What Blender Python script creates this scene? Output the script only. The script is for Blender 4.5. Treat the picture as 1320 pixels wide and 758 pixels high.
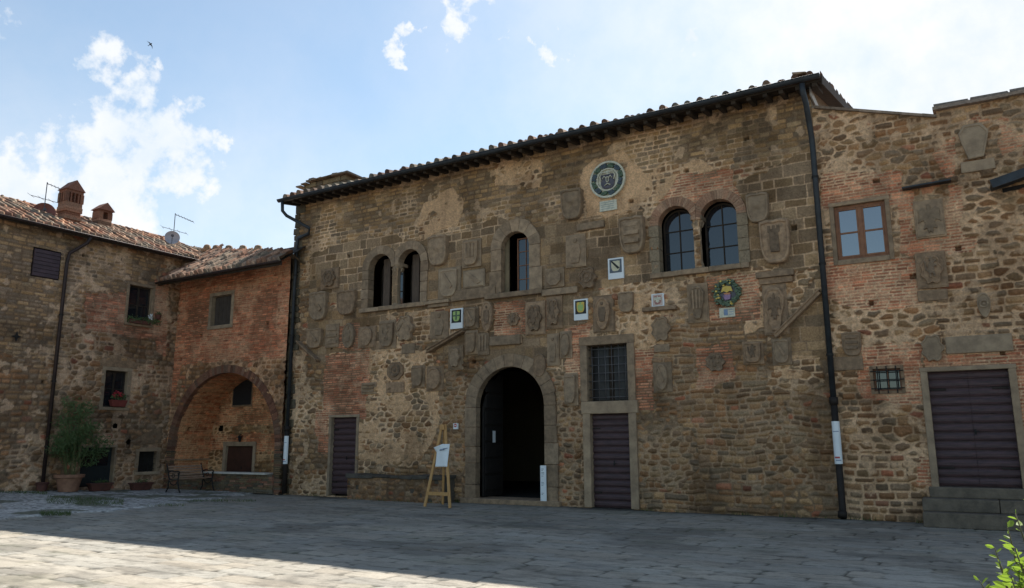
import bpy, bmesh, math, random
import numpy as np
from mathutils import Matrix, Vector
R = math.radians
random.seed(7)
S = bpy.context.scene
for o in list(bpy.data.objects): bpy.data.objects.remove(o, do_unlink=True)

# ------------------------------------------------------------------ camera
FPX = 986.0; PI_, YA, RO = R(10.9), R(-30.74), R(-.23)
_cy, _sy = math.cos(YA), math.sin(YA)
fwd = np.array([_sy*math.cos(PI_), _cy*math.cos(PI_), math.sin(PI_)])
_rt = np.array([_cy, -_sy, 0.0]); _up = np.cross(_rt, fwd)
r2 = _rt*math.cos(RO) + _up*math.sin(RO); u2 = -_rt*math.sin(RO) + _up*math.cos(RO)
EYE = np.array([0, 0, 1.6])
cd = bpy.data.cameras.new('camera'); cam = bpy.data.objects.new('camera', cd)
S.collection.objects.link(cam); S.camera = cam
cd.sensor_width = 36; cd.lens = 36*FPX/1320; cd.clip_end = 3000; cd.clip_start = .05
m = Matrix.Identity(4)
for i in range(3):
    m[i][0] = r2[i]; m[i][1] = u2[i]; m[i][2] = -fwd[i]; m[i][3] = EYE[i]
cam.matrix_world = m
def ray(x, y): return fwd + (x-660)/FPX*r2 - (y-379)/FPX*u2
def onY(x, y, Y): d = ray(x, y); return EYE + d*(Y/d[1])
def onX(x, y, X): d = ray(x, y); return EYE + d*(X/d[0])
def onZ(x, y, Z=0): d = ray(x, y); return EYE + d*((Z-1.6)/d[2])

# ------------------------------------------------------------------ light
SUNV = Vector((-.015, .96, 1.03)).normalized()
S.view_settings.view_transform = 'Standard'; S.view_settings.look = 'None'
S.view_settings.exposure = 1.12; S.view_settings.gamma = 1
S.render.engine = 'CYCLES'
W = bpy.data.worlds.new('World'); S.world = W; W.use_nodes = True
nt = W.node_tree; N = nt.nodes; L = nt.links; N.clear()
def wn(t, **k):
    n = N.new(t)
    for a, b in k.items(): setattr(n, a, b)
    return n
def wmath(op, a, b=None, c=None):
    n = wn('ShaderNodeMath', operation=op)
    for i, v in enumerate((a, b, c)):
        if v is None: continue
        if isinstance(v, (int, float)): n.inputs[i].default_value = v
        else: L.new(v, n.inputs[i])
    return n.outputs[0]
sky = wn('ShaderNodeTexSky', sky_type='NISHITA'); sky.sun_disc = False
sky.sun_elevation = math.asin(SUNV.z); sky.sun_rotation = math.atan2(SUNV.x, SUNV.y)
sky.air_density = 1.0; sky.dust_density = .35; sky.ozone_density = 1.2
bg = wn('ShaderNodeBackground'); bg.inputs[1].default_value = .082
tn_ = wn('ShaderNodeVectorMath', operation='MULTIPLY'); L.new(sky.outputs[0], tn_.inputs[0]); tn_.inputs[1].default_value = (.95, 1.03, .97); L.new(tn_.outputs[0], bg.inputs[0])
tc = wn('ShaderNodeTexCoord')
nz = wn('ShaderNodeTexNoise'); nz.inputs['Scale'].default_value = 9; nz.inputs['Detail'].default_value = 9; nz.inputs['Roughness'].default_value = .62
L.new(tc.outputs['Generated'], nz.inputs['Vector'])
nz2 = wn('ShaderNodeTexNoise'); nz2.inputs['Scale'].default_value = 30; nz2.inputs['Detail'].default_value = 6; nz2.inputs['Roughness'].default_value = .6
L.new(tc.outputs['Generated'], nz2.inputs['Vector'])
# heaps of cumulus: direction, angular radius (rad), weight
blobs = [(105,66,.022,.9),(122,60,.026,1),(95,75,.015,.75),(133,90,.026,.95),(170,100,.030,1),(187,118,.036,1),(190,92,.016,.7),(212,80,.010,.7),(240,130,.026,.95),(243,150,.015,.8),(160,165,.05,1.1),(195,190,.07,1.15),
         (110,190,.05,1.05),(60,215,.05,1.05),(10,240,.07,1.1),(140,240,.09,1.15),(220,230,.05,1),(272,175,.016,.85),(270,250,.05,.72),
         (60,270,.10,1.1),(511,62,.016,1.0),(527,40,.016,.95),(590,36,.024,1.1),(648,52,.017,1.0),(712,70,.020,.95),(745,80,.022,.8),(775,90,.016,.7),(890,55,.030,.95),(912,38,.024,.9),(858,95,.012,.9),(620,-2,.03,1.0),(505,76,.010,.95),(519,50,.011,1.0),(540,34,.010,.9),(578,40,.013,1.0),(604,30,.016,.95),(641,66,.010,.95),(652,42,.010,.9),(694,64,.013,.9),(728,74,.013,.9),(875,72,.015,.95),(902,46,.022,.95),(928,44,.014,.85),(848,100,.008,.9),
         (0,12,.04,.55),(0,60,.03,.6),(335,200,.012,.55)]
wz = wn('ShaderNodeTexNoise'); wz.inputs['Scale'].default_value = 14; wz.inputs['Detail'].default_value = 6; wz.inputs['Roughness'].default_value = .6
L.new(tc.outputs['Generated'], wz.inputs['Vector'])
wsub = wn('ShaderNodeVectorMath', operation='SUBTRACT'); L.new(wz.outputs['Color'], wsub.inputs[0]); wsub.inputs[1].default_value = (.5, .5, .5)
wsc = wn('ShaderNodeVectorMath', operation='SCALE'); L.new(wsub.outputs[0], wsc.inputs[0]); wsc.inputs['Scale'].default_value = .11
wadd = wn('ShaderNodeVectorMath', operation='ADD'); L.new(tc.outputs['Generated'], wadd.inputs[0]); L.new(wsc.outputs[0], wadd.inputs[1])
acc = None
for x, y, rad, w in blobs:
    d = ray(x, y); d = d/np.linalg.norm(d)
    vm = wn('ShaderNodeVectorMath', operation='SUBTRACT'); L.new(wadd.outputs[0], vm.inputs[0]); vm.inputs[1].default_value = tuple(d)
    ln = wn('ShaderNodeVectorMath', operation='LENGTH'); L.new(vm.outputs[0], ln.inputs[0])
    q = wmath('DIVIDE', ln.outputs['Value'], rad); q = wmath('POWER', q, 2.0)
    q = wmath('MULTIPLY', q, -1.0); q = wmath('EXPONENT', q); q = wmath('MULTIPLY', q, w)
    acc = q if acc is None else wmath('MAXIMUM', acc, q)
den = wmath('ADD', acc, wmath('MULTIPLY', wmath('SUBTRACT', nz2.outputs[0], .5), 1.9))
den = wmath('ADD', den, wmath('MULTIPLY', wmath('SUBTRACT', nz.outputs[0], .5), 1.3))
mr = wn('ShaderNodeMapRange', interpolation_type='SMOOTHSTEP'); L.new(den, mr.inputs[0])
mr.inputs[1].default_value = .30; mr.inputs[2].default_value = 1.08
# thin veil that brightens towards the sun side (real haze round the sun), broken by soft noise
veil = None
for (x, y, rad, w) in [(1340,-60,.50,1.06),(1240,130,.34,.85),(330,330,.20,.5),(60,330,.20,.5)]:
    d = ray(x, y); d = d/np.linalg.norm(d)
    vm = wn('ShaderNodeVectorMath', operation='SUBTRACT'); L.new(tc.outputs['Generated'], vm.inputs[0]); vm.inputs[1].default_value = tuple(d)
    ln = wn('ShaderNodeVectorMath', operation='LENGTH'); L.new(vm.outputs[0], ln.inputs[0])
    q = wmath('EXPONENT', wmath('MULTIPLY', wmath('POWER', wmath('DIVIDE', ln.outputs['Value'], rad), 2.0), -1.0)); q = wmath('MULTIPLY', q, w)
    veil = q if veil is None else wmath('MAXIMUM', veil, q)
nz3 = wn('ShaderNodeTexNoise'); nz3.inputs['Scale'].default_value = 3.2; nz3.inputs['Detail'].default_value = 7; nz3.inputs['Roughness'].default_value = .55
L.new(tc.outputs['Generated'], nz3.inputs['Vector'])
mv = wn('ShaderNodeMapRange', interpolation_type='SMOOTHSTEP'); L.new(nz3.outputs[0], mv.inputs[0]); mv.inputs[1].default_value = .3; mv.inputs[2].default_value = .7; mv.inputs[3].default_value = .72; mv.inputs[4].default_value = 1.0
veil = wmath('MULTIPLY', veil, mv.outputs[0])
veil = wmath('MINIMUM', wmath('ADD', veil, .12), 1.0)
fac = wmath('MAXIMUM', wmath('MULTIPLY', mr.outputs[0], .95), wmath('MULTIPLY', veil, .97))
cb = wn('ShaderNodeBackground'); cmix = wn('ShaderNodeValToRGB'); cmix.color_ramp.elements[0].position = .35; cmix.color_ramp.elements[1].position = .62; cmix.color_ramp.elements[0].color = (.80, .88, .96, 1); cmix.color_ramp.elements[1].color = (1, 1, 1, 1); L.new(nz.outputs[0], cmix.inputs[0]); L.new(cmix.outputs[0], cb.inputs[0]); cb.inputs[1].default_value = .485
mx = wn('ShaderNodeMixShader'); L.new(fac, mx.inputs[0]); L.new(bg.outputs[0], mx.inputs[1]); L.new(cb.outputs[0], mx.inputs[2])
wo = wn('ShaderNodeOutputWorld'); L.new(mx.outputs[0], wo.inputs[0])
sl = bpy.data.lights.new('sun', 'SUN'); so = bpy.data.objects.new('sun', sl); S.collection.objects.link(so)
sl.energy = 4.9; sl.angle = R(.5); sl.color = (1, .95, .87)
so.rotation_euler = SUNV.to_track_quat('Z', 'Y').to_euler()

# ------------------------------------------------------------------ noise
def hsh(i, j, s):
    i = np.asarray(i, dtype=np.int64).astype(np.uint64); j = np.asarray(j, dtype=np.int64).astype(np.uint64)
    with np.errstate(over='ignore'):
        n = i*np.uint64(374761393) + j*np.uint64(668265263) + np.uint64(s*2246822519 % (1 << 32))
        n &= np.uint64(0xffffffff); n = ((n ^ (n >> np.uint64(13)))*np.uint64(1274126177)) & np.uint64(0xffffffff)
        n = ((n ^ (n >> np.uint64(15)))*np.uint64(2654435761)) & np.uint64(0xffffffff)
        n = n ^ (n >> np.uint64(16))
    return (n & np.uint64(0xffffff)).astype(np.float64)/16777215.0
def vn(x, y, s):
    xi = np.floor(x); yi = np.floor(y); fx = x-xi; fy = y-yi; fx = fx*fx*(3-2*fx); fy = fy*fy*(3-2*fy)
    a = hsh(xi, yi, s); b = hsh(xi+1, yi, s); c = hsh(xi, yi+1, s); d = hsh(xi+1, yi+1, s)
    return a + (b-a)*fx + (c-a)*fy + (a-b-c+d)*fx*fy
def fbm(x, y, s, o=4):
    t = 0; a = .5; n = 0
    for k in range(o):
        t = t + a*vn(x, y, s+k*17); n += a; a *= .5; x = x*2.03; y = y*2.03
    return t/n
def sm(x, a, b):
    t = np.clip((x-a)/(b-a), 0, 1); return t*t*(3-2*t)
def coursed(x, z, h, w, s, warp=.03, jit=.35, rk=.35):
    z = z + warp*(fbm(x*1.1, z*1.1, s+5, 3)-.5)*2 + warp*.3*(vn(x*6, z*6, s+6)-.5)
    x = x + warp*.8*(fbm(x*3, z*3, s+9, 2)-.5)
    r = np.floor(z/h); b0 = (r + jit*.6*(hsh(r, 0*r, s+1)-.5))*h; b1 = (r+1 + jit*.6*(hsh(r+1, 0*r, s+1)-.5))*h
    r = np.where(z < b0, r-1, np.where(z > b1, r+1, r))
    b0 = (r + jit*.6*(hsh(r, 0*r, s+1)-.5))*h; b1 = (r+1 + jit*.6*(hsh(r+1, 0*r, s+1)-.5))*h
    ww = w*(.75+.6*hsh(r, 0*r+3, s)); xx = x/ww + hsh(r, 0*r+7, s)*7
    i = np.floor(xx); e0 = i + jit*(hsh(i, r, s+2)-.5); e1 = i+1 + jit*(hsh(i+1, r, s+2)-.5)
    i = np.where(xx < e0, i-1, np.where(xx > e1, i+1, i))
    e0 = i + jit*(hsh(i, r, s+2)-.5); e1 = i+1 + jit*(hsh(i+1, r, s+2)-.5)
    dx = np.minimum(xx-e0, e1-xx)*ww; dz = np.minimum(z-b0, b1-z)
    k = rk*h; ax = np.clip(1-dx/k, 0, 1); az = np.clip(1-dz/k, 0, 1)
    d = k*(1-np.sqrt(ax**2+az**2))
    return np.clip(d, 0, None), i*1.0, r*1.0
def voro(x, z, sx, sz, s):
    x = x/sx + .35*(fbm(x*2.2, z*2.2, s+4, 2)-.5); z = z/sz + .35*(fbm(x*2, z*2, s+8, 2)-.5)
    xi = np.floor(x); zi = np.floor(z); f1 = np.full(x.shape, 9.); f2 = f1.copy(); ii = xi.copy(); jj = zi.copy()
    for a in (-1, 0, 1):
        for b in (-1, 0, 1):
            cx = xi+a; cz = zi+b
            px = cx+.5+.78*(hsh(cx, cz, s)-.5) + .5*(np.mod(cz, 2)-.5); pz = cz+.5+.62*(hsh(cx, cz, s+1)-.5)
            d = np.maximum(np.abs(px-x), np.abs(pz-z))*.55 + np.hypot(px-x, pz-z)*.45
            n = d < f1; f2 = np.where(n, f1, np.minimum(f2, d)); f1 = np.where(n, d, f1)
            ii = np.where(n, cx, ii); jj = np.where(n, cz, jj)
    return (f2-f1)*.5*min(sx, sz)*1.3, ii, jj
def inpoly(x, z, poly):
    c = np.zeros(x.shape, bool); n = len(poly)
    for k in range(n):
        x0, z0 = poly[k]; x1, z1 = poly[(k+1) % n]
        if z0 == z1: continue
        c ^= ((z0 > z) != (z1 > z)) & (x < (x1-x0)*(z-z0)/(z1-z0)+x0)
    return c
def pick(pal, i, j, s):
    pal = np.array(pal); k = (hsh(i, j, s)*len(pal)*.9999).astype(int); c = pal[k]
    return c*(.68+.66*hsh(i, j, s+1))[..., None]

# ------------------------------------------------------------------ materials
MATS = {}
def nmat(name):
    m = bpy.data.materials.new(name); m.use_nodes = True; MATS[name] = m
    return m, m.node_tree.nodes, m.node_tree.links, m.node_tree.nodes['Principled BSDF']
def attr_mat(name, rough=.92, bump=.5, nscale=26, lo=.72, hi=1.22, dist=.02):
    m, n, l, b = nmat(name)
    a = n.new('ShaderNodeAttribute'); a.attribute_name = 'stone'
    t = n.new('ShaderNodeTexCoord'); z = n.new('ShaderNodeTexNoise'); z.inputs['Scale'].default_value = nscale; z.inputs['Detail'].default_value = 6; z.inputs['Roughness'].default_value = .7
    l.new(t.outputs['Object'], z.inputs['Vector'])
    r = n.new('ShaderNodeMapRange'); l.new(z.outputs[0], r.inputs[0]); r.inputs[1].default_value = .3; r.inputs[2].default_value = .7; r.inputs[3].default_value = lo; r.inputs[4].default_value = hi
    v = n.new('ShaderNodeVectorMath'); v.operation = 'SCALE'; l.new(a.outputs['Color'], v.inputs[0]); l.new(r.outputs[0], v.inputs['Scale'])
    l.new(v.outputs[0], b.inputs['Base Color']); b.inputs['Roughness'].default_value = rough; b.inputs['Specular IOR Level'].default_value = .25
    bp = n.new('ShaderNodeBump'); bp.inputs['Strength'].default_value = bump; bp.inputs['Distance'].default_value = dist
    l.new(z.outputs[0], bp.inputs['Height']); l.new(bp.outputs[0], b.inputs['Normal'])
    return m
def mat(name, c1, c2=None, scale=5, rough=.85, bump=.3, metal=0, detail=6, dist=.01, spec=.3, stretch=(1, 1, 1), lo=.35, hi=.65):
    m, n, l, b = nmat(name)
    c2 = c2 or tuple(x*.7 for x in c1)
    t = n.new('ShaderNodeTexCoord'); mp = n.new('ShaderNodeMapping'); mp.inputs['Scale'].default_value = stretch
    l.new(t.outputs['Object'], mp.inputs[0])
    z = n.new('ShaderNodeTexNoise'); z.inputs['Scale'].default_value = scale; z.inputs['Detail'].default_value = detail; z.inputs['Roughness'].default_value = .65
    l.new(mp.outputs[0], z.inputs['Vector'])
    r = n.new('ShaderNodeValToRGB'); r.color_ramp.elements[0].position = lo; r.color_ramp.elements[1].position = hi
    r.color_ramp.elements[0].color = (*c2, 1); r.color_ramp.elements[1].color = (*c1, 1)
    l.new(z.outputs[0], r.inputs[0]); l.new(r.outputs[0], b.inputs['Base Color'])
    b.inputs['Roughness'].default_value = rough; b.inputs['Metallic'].default_value = metal; b.inputs['Specular IOR Level'].default_value = spec
    if bump:
        z2 = n.new('ShaderNodeTexNoise'); z2.inputs['Scale'].default_value = scale*6; z2.inputs['Detail'].default_value = 5; l.new(mp.outputs[0], z2.inputs['Vector'])
        bp = n.new('ShaderNodeBump'); bp.inputs['Strength'].default_value = bump; bp.inputs['Distance'].default_value = dist
        l.new(z2.outputs[0], bp.inputs['Height']); l.new(bp.outputs[0], b.inputs['Normal'])
    return m
M_wall = attr_mat('rubble_masonry', bump=1.0, nscale=26, dist=.03, lo=.62, hi=1.3)
M_tile = attr_mat('clay_tiles', bump=.5, nscale=16, lo=.6, hi=1.3)
M_pave = attr_mat('stone_paving', rough=.8, bump=.45, nscale=30, lo=.8, hi=1.14, dist=.012)
M_grav = attr_mat('gravel_ground', bump=.6, nscale=60, lo=.8, hi=1.15)
M_sand = mat('grey_sandstone', (.345, .244, .160), (.19, .135, .092), 6, .9, .5, dist=.015)
M_sand2 = mat('brown_sandstone', (.34, .228, .145), (.175, .118, .078), 7, .92, .6, dist=.02)
M_sand3 = mat('pale_sandstone', (.38, .282, .192), (.235, .172, .12), 4, .9, .5, dist=.015)
M_relief = mat('carved_relief_stone', (.25, .172, .115), (.12, .084, .058), 9, .95, .8, dist=.02)
M_wood = mat('dark_plum_boards', (.078, .038, .041), (.034, .018, .020), 4, .6, .5, stretch=(1, 1, 9), dist=.006, spec=.5)
M_rafter = mat('dark_rafter_wood', (.05, .035, .024), (.022, .016, .012), 5, .85, .3)
M_pine = mat('pine_wood', (.52, .30, .12), (.40, .21, .075), 6, .55, .2, stretch=(6, 6, .6), dist=.004)
M_brownwin = mat('brown_window_wood', (.26, .115, .055), (.17, .07, .035), 6, .5, .2)
M_iron = mat('dark_iron', (.03, .028, .026), (.018, .016, .016), 12, .6, .3, metal=.4)
M_pipe = mat('blue_grey_painted_pipe', (.042, .048, .055), (.028, .03, .034), 5, .5, .15, metal=.3)
M_pipebr = mat('brown_painted_pipe', (.05, .032, .03), (.03, .02, .018), 5, .55, .15, metal=.2)
M_cast = mat('rusty_cast_iron_pipe', (.035, .026, .022), (.02, .016, .014), 9, .7, .4, metal=.3)
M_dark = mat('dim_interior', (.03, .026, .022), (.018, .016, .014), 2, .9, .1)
M_reveal = mat('tan_plaster_reveal', (.30, .23, .14), (.21, .16, .10), 3, .9, .3)
M_white = mat('white_paper', (.75, .77, .78), (.66, .69, .71), 3, .6, .05)
M_print = mat('grey_print', (.28, .33, .42), (.2, .25, .35), 9, .6, 0)
M_stickred = mat('red_print', (.5, .08, .08), None, 9, .6, 0)
M_glazew = mat('white_glaze', (.62, .58, .45), (.42, .40, .30), 14, .3, .3, spec=.5)
M_glazeg = mat('green_glaze', (.085, .13, .06), (.04, .07, .04), 18, .35, .5, spec=.5)
M_glazed = mat('dark_slate_glaze', (.055, .07, .085), (.03, .045, .05), 14, .35, .4, spec=.5)
M_glazeb = mat('deep_purple_glaze', (.085, .07, .085), (.05, .045, .06), 12, .35, .3, spec=.5)
M_yellow = mat('yellow_glaze', (.62, .44, .07), (.5, .33, .05), 12, .4, .2, spec=.5)
M_fruit = mat('orange_glaze', (.55, .22, .06), (.4, .14, .05), 12, .4, .2, spec=.5)
M_lime = mat('lime_green_paint', (.36, .48, .16), (.26, .38, .12), 12, .5, .1)
M_black = mat('black_paint', (.02, .02, .022), None, 12, .5, 0)
M_steel = mat('antenna_metal', (.10, .10, .11), None, 12, .5, 0, metal=.6)
M_dish = mat('dish_grey', (.42, .40, .42), (.34, .32, .34), 5, .5, .1)
M_dishr = mat('dish_red', (.22, .08, .06), (.15, .05, .045), 5, .5, .1)
M_terra = mat('terracotta', (.30, .16, .10), (.20, .10, .065), 6, .8, .3)
M_terra2 = mat('dark_terracotta', (.13, .05, .035), (.08, .035, .03), 6, .8, .3)
M_marble = mat('pale_coping_stone', (.62, .58, .52), (.48, .44, .38), 5, .7, .3)
M_benchw = mat('bench_slat_wood', (.36, .24, .17), (.25, .16, .11), 6, .6, .2)
M_leaf = mat('dark_bamboo_leaf', (.17, .24, .10), (.09, .14, .055), 1.2, .6, 0)
M_leafy = mat('yellow_green_leaf', (.22, .28, .04), (.12, .19, .03), 1.5, .5, 0)
M_red = mat('red_petals', (.5, .04, .05), (.35, .03, .04), 9, .6, 0)
M_greyboard = mat('weathered_white_board', (.50, .49, .47), (.36, .35, .33), 7, .7, .3)
M_shutter = mat('purple_grey_shutter', (.085, .055, .065), (.055, .038, .045), 5, .7, .2)
M_soil = mat('soil', (.04, .03, .02), None, 9, 1, .5)
m_, n_, l_, b_ = nmat('window_glass')
b_.inputs['Base Color'].default_value = (.012, .014, .018, 1); b_.inputs['Roughness'].default_value = .04; b_.inputs['Specular IOR Level'].default_value = 1.0; b_.inputs['IOR'].default_value = 1.45
M_glass = m_
M_glass2 = m_.copy(); M_glass2.name = 'clean_window_glass'; M_glass2.node_tree.nodes['Principled BSDF'].inputs['IOR'].default_value = 2.0
M_dimglass = mat('dull_dark_glass', (.03, .03, .032), (.015, .014, .016), 5, .35, 0, spec=.25)  # dark of the room behind is put into a dull pane colour
for mm in (M_leaf, M_leafy):
    nn, ll = mm.node_tree.nodes, mm.node_tree.links
    tr = nn.new('ShaderNodeBsdfTranslucent'); tr.inputs[0].default_value = (.25, .38, .04, 1) if mm is M_leafy else (.07, .12, .03, 1)
    ms = nn.new('ShaderNodeMixShader'); ms.inputs[0].default_value = .4
    ll.new(nn['Principled BSDF'].outputs[0], ms.inputs[1]); ll.new(tr.outputs[0], ms.inputs[2]); ll.new(ms.outputs[0], nn['Material Output'].inputs[0])

# ------------------------------------------------------------------ object helpers
def tag(o, label=None, cat=None, group=None, kind=None):
    if label: o['label'] = label
    if cat: o['category'] = cat
    if group: o['group'] = group
    if kind: o['kind'] = kind
    return o
def thing(name, label, cat, loc, group=None):
    o = bpy.data.objects.new(name, None); o.empty_display_size = .2; S.collection.objects.link(o); o.location = loc
    o['org'] = list(map(float, loc)); del o['org']
    ORG[o.name] = Vector(loc)
    return tag(o, label, cat, group)
ORG = {}
def link(name, me, parent, loc=None):
    o = bpy.data.objects.new(name, me); S.collection.objects.link(o)
    if parent is not None:
        o.parent = parent; org = ORG[parent.name]; ORG[o.name] = org
        me.transform(Matrix.Translation(-org))
    else:
        org = Vector(loc) if loc is not None else Vector((0, 0, 0)); ORG[o.name] = org
        me.transform(Matrix.Translation(-org)); o.location = org
    return o
SANDS = [M_sand, M_sand2, M_sand3, M_relief]
for mm in SANDS:
    nn, ll = mm.node_tree.nodes, mm.node_tree.links; at = nn.new('ShaderNodeAttribute'); at.attribute_name = 'stone'; vm = nn.new('ShaderNodeVectorMath'); vm.operation = 'MULTIPLY'
    ll.new([n for n in nn if n.type == 'VALTORGB'][0].outputs[0], vm.inputs[0]); ll.new(at.outputs['Color'], vm.inputs[1]); ll.new(vm.outputs[0], nn['Principled BSDF'].inputs['Base Color'])
class MB:
    def __init__(s): s.v = []; s.f = []; s.c = []; s.m = []; s.g = []; s.n = 0
    def add(s, vs, fs, col=None, mi=0):
        k = len(s.v); s.v += [tuple(map(float, v)) for v in vs]; s.f += [tuple(i+k for i in f) for f in fs]; s.c += [col]*len(fs); s.g += [s.n]*len(fs); s.n += 1; s.m += [mi]*len(fs)
    def box(s, a, b, col=None, mat=None, mi=0, jit=0):
        (x0, y0, z0), (x1, y1, z1) = a, b
        x0, x1 = sorted((x0, x1)); y0, y1 = sorted((y0, y1)); z0, z1 = sorted((z0, z1))
        vs = [Vector((x, y, z)) for x in (x0, x1) for y in (y0, y1) for z in (z0, z1)]
        if jit: vs = [v+Vector([random.uniform(-jit, jit) for _ in range(3)]) for v in vs]
        if mat is not None: vs = [mat @ v for v in vs]
        s.add(vs, [(0, 1, 3, 2), (4, 6, 7, 5), (0, 4, 5, 1), (2, 3, 7, 6), (0, 2, 6, 4), (1, 5, 7, 3)], col, mi)
    def bar(s, p, q, w, h=None, upv=(0, 0, 1), col=None, mi=0):
        h = h or w; p = Vector(p); q = Vector(q); d = (q-p); ln = d.length; d.normalize(); u = Vector(upv)
        sd = d.cross(u)
        if sd.length < 1e-4: sd = d.cross(Vector((1, 0, 0)))
        sd.normalize(); u = sd.cross(d)
        M = Matrix((( *d, 0), (*sd, 0), (*u, 0), (0, 0, 0, 1))).transposed(); M = Matrix.Translation(p) @ M
        s.box((0, -w/2, -h/2), (ln, w/2, h/2), col, M, mi)
    def tube(s, pts, r, n=10, cap=True, col=None, mi=0):
        pts = [Vector(p) for p in pts]; rs = r if isinstance(r, (list, tuple)) else [r]*len(pts); rings = []
        vs = []
        ref = None
        for i, p in enumerate(pts):
            d = (pts[min(i+1, len(pts)-1)]-pts[max(i-1, 0)]).normalized()
            if ref is None: ref = Vector((0, 0, 1)) if abs(d.z) < .9 else Vector((1, 0, 0))
            a = d.cross(ref).normalized(); b = a.cross(d).normalized(); ref = b
            for k in range(n):
                t = 2*math.pi*k/n; vs.append(p+(a*math.cos(t)+b*math.sin(t))*rs[i])
        fs = [(i*n+k, i*n+(k+1) % n, (i+1)*n+(k+1) % n, (i+1)*n+k) for i in range(len(pts)-1) for k in range(n)]
        if cap: fs += [tuple(range(n))[::-1], tuple(range((len(pts)-1)*n, len(pts)*n))]
        s.add(vs, fs, col, mi)
    def prism(s, poly, y0, y1, axis='y', col=None, mi=0):   # polygon (a,b) extruded
        n = len(poly)
        f = {'y': lambda a, b, t: (a, t, b), 'x': lambda a, b, t: (t, a, b), 'z': lambda a, b, t: (a, b, t)}[axis]
        vs = [f(a, b, y0) for a, b in poly]+[f(a, b, y1) for a, b in poly]
        s.add(vs, [tuple(range(n)), tuple(range(2*n-1, n-1, -1))]+[(k, k+n, (k+1) % n+n, (k+1) % n) for k in range(n)], col, mi)
    def lathe(s, prof, c, n=24, col=None, mi=0):
        vs = [(c[0]+r*math.cos(2*math.pi*k/n), c[1]+r*math.sin(2*math.pi*k/n), c[2]+z) for r, z in prof for k in range(n)]
        fs = [(i*n+k, i*n+(k+1) % n, (i+1)*n+(k+1) % n, (i+1)*n+k) for i in range(len(prof)-1) for k in range(n)]
        fs += [tuple(range(n))[::-1], tuple(range((len(prof)-1)*n, len(prof)*n))]
        s.add(vs, fs, col, mi)
    def build(s, name, mats, parent=None, loc=None, bevel=0, smooth=False):
        me = bpy.data.meshes.new(name); me.from_pydata(s.v, [], s.f); me.update()
        bm = bmesh.new(); bm.from_mesh(me); bmesh.ops.recalc_face_normals(bm, faces=bm.faces); bm.to_mesh(me); bm.free()
        ca = me.color_attributes.new('stone', 'FLOAT_COLOR', 'CORNER')
        m0 = mats[0] if isinstance(mats, (list, tuple)) else mats
        if m0 in SANDS:
            ob_ = random.uniform(.85, 1.12); tn = [tuple(ob_*b_t*x for x in (1, h_t, 1.9*h_t-.92)) for b_t, h_t in [(random.uniform(.82, 1.16), random.uniform(.96, 1.0)) for _ in range(s.n)]]
            s.c = [tn[g] for g in s.g]
        s.c = [c or (1, 1, 1) for c in s.c]
        arr = np.repeat(np.array(s.c), [len(f) for f in s.f], axis=0); arr = np.hstack([arr, np.ones((len(arr), 1))])
        ca.data.foreach_set('color', arr.astype(np.float32).ravel())
        for m in (mats if isinstance(mats, (list, tuple)) else [mats]): me.materials.append(m)
        me.polygons.foreach_set('material_index', s.m)
        if smooth: me.polygons.foreach_set('use_smooth', [True]*len(me.polygons))
        o = link(name, me, parent, loc)
        if bevel:
            b = o.modifiers.new('bevel', 'BEVEL'); b.width = bevel; b.segments = 2; b.limit_method = 'ANGLE'
        return o
def grid_mesh(name, U, V, pos, col, mask, material, parent, smooth=True, close_first=None):
    nv, nu = U.shape
    idx = np.arange(nu*nv).reshape(nv, nu)
    fm = mask
    q = np.stack([idx[:-1, :-1], idx[:-1, 1:], idx[1:, 1:], idx[1:, :-1]], -1)[fm]
    used = np.unique(q); remap = np.zeros(nu*nv, np.int64)-1; remap[used] = np.arange(len(used)); q = remap[q]
    P = pos.reshape(-1, 3)[used]; C = col.reshape(-1, 3)[used]
    me = bpy.data.meshes.new(name); me.vertices.add(len(P)); me.vertices.foreach_set('co', P.astype(np.float32).ravel())
    me.loops.add(q.size); me.loops.foreach_set('vertex_index', q.ravel().astype(np.int32))
    me.polygons.add(len(q)); me.polygons.foreach_set('loop_start', np.arange(0, q.size, 4, dtype=np.int32))
    me.update(calc_edges=True)
    me.polygons.foreach_set('use_smooth', np.ones(len(q), bool))
    ca = me.color_attributes.new('stone', 'FLOAT_COLOR', 'POINT')
    ca.data.foreach_set('color', np.hstack([C, np.ones((len(C), 1))]).astype(np.float32).ravel())
    me.materials.append(material); me.validate()
    return link(name, me, parent)
def mesh_grid(u0, u1, v0, v1, st):
    u = np.arange(u0, u1+st*.5, st); v = np.arange(v0, v1+st*.5, st); return np.meshgrid(u, v)
def centre(A): return (A[:-1, :-1]+A[1:, 1:])/2

# ------------------------------------------------------------------ palettes
P_RUB = [(.205, .14, .080), (.170, .118, .070), (.235, .170, .098), (.145, .108, .072), (.195, .120, .065), (.175, .145, .100), (.20, .15, .09), (.155, .128, .092)]
P_OCH = [(.25, .185, .105), (.20, .150, .090), (.175, .142, .10), (.23, .165, .09), (.16, .135, .10), (.21, .17, .11)]
P_ASH = [(.175, .142, .096), (.160, .130, .092), (.205, .158, .098), (.152, .122, .084), (.185, .140, .086), (.175, .13, .078)]
P_BRK = [(.32, .145, .088), (.27, .12, .075), (.36, .20, .13), (.23, .11, .072), (.34, .17, .105), (.28, .165, .11)]
MORT_L = np.array((.43, .345, .245)); MORT_D = np.array((.13, .10, .068)); PLAST = np.array((.40, .30, .195))

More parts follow.
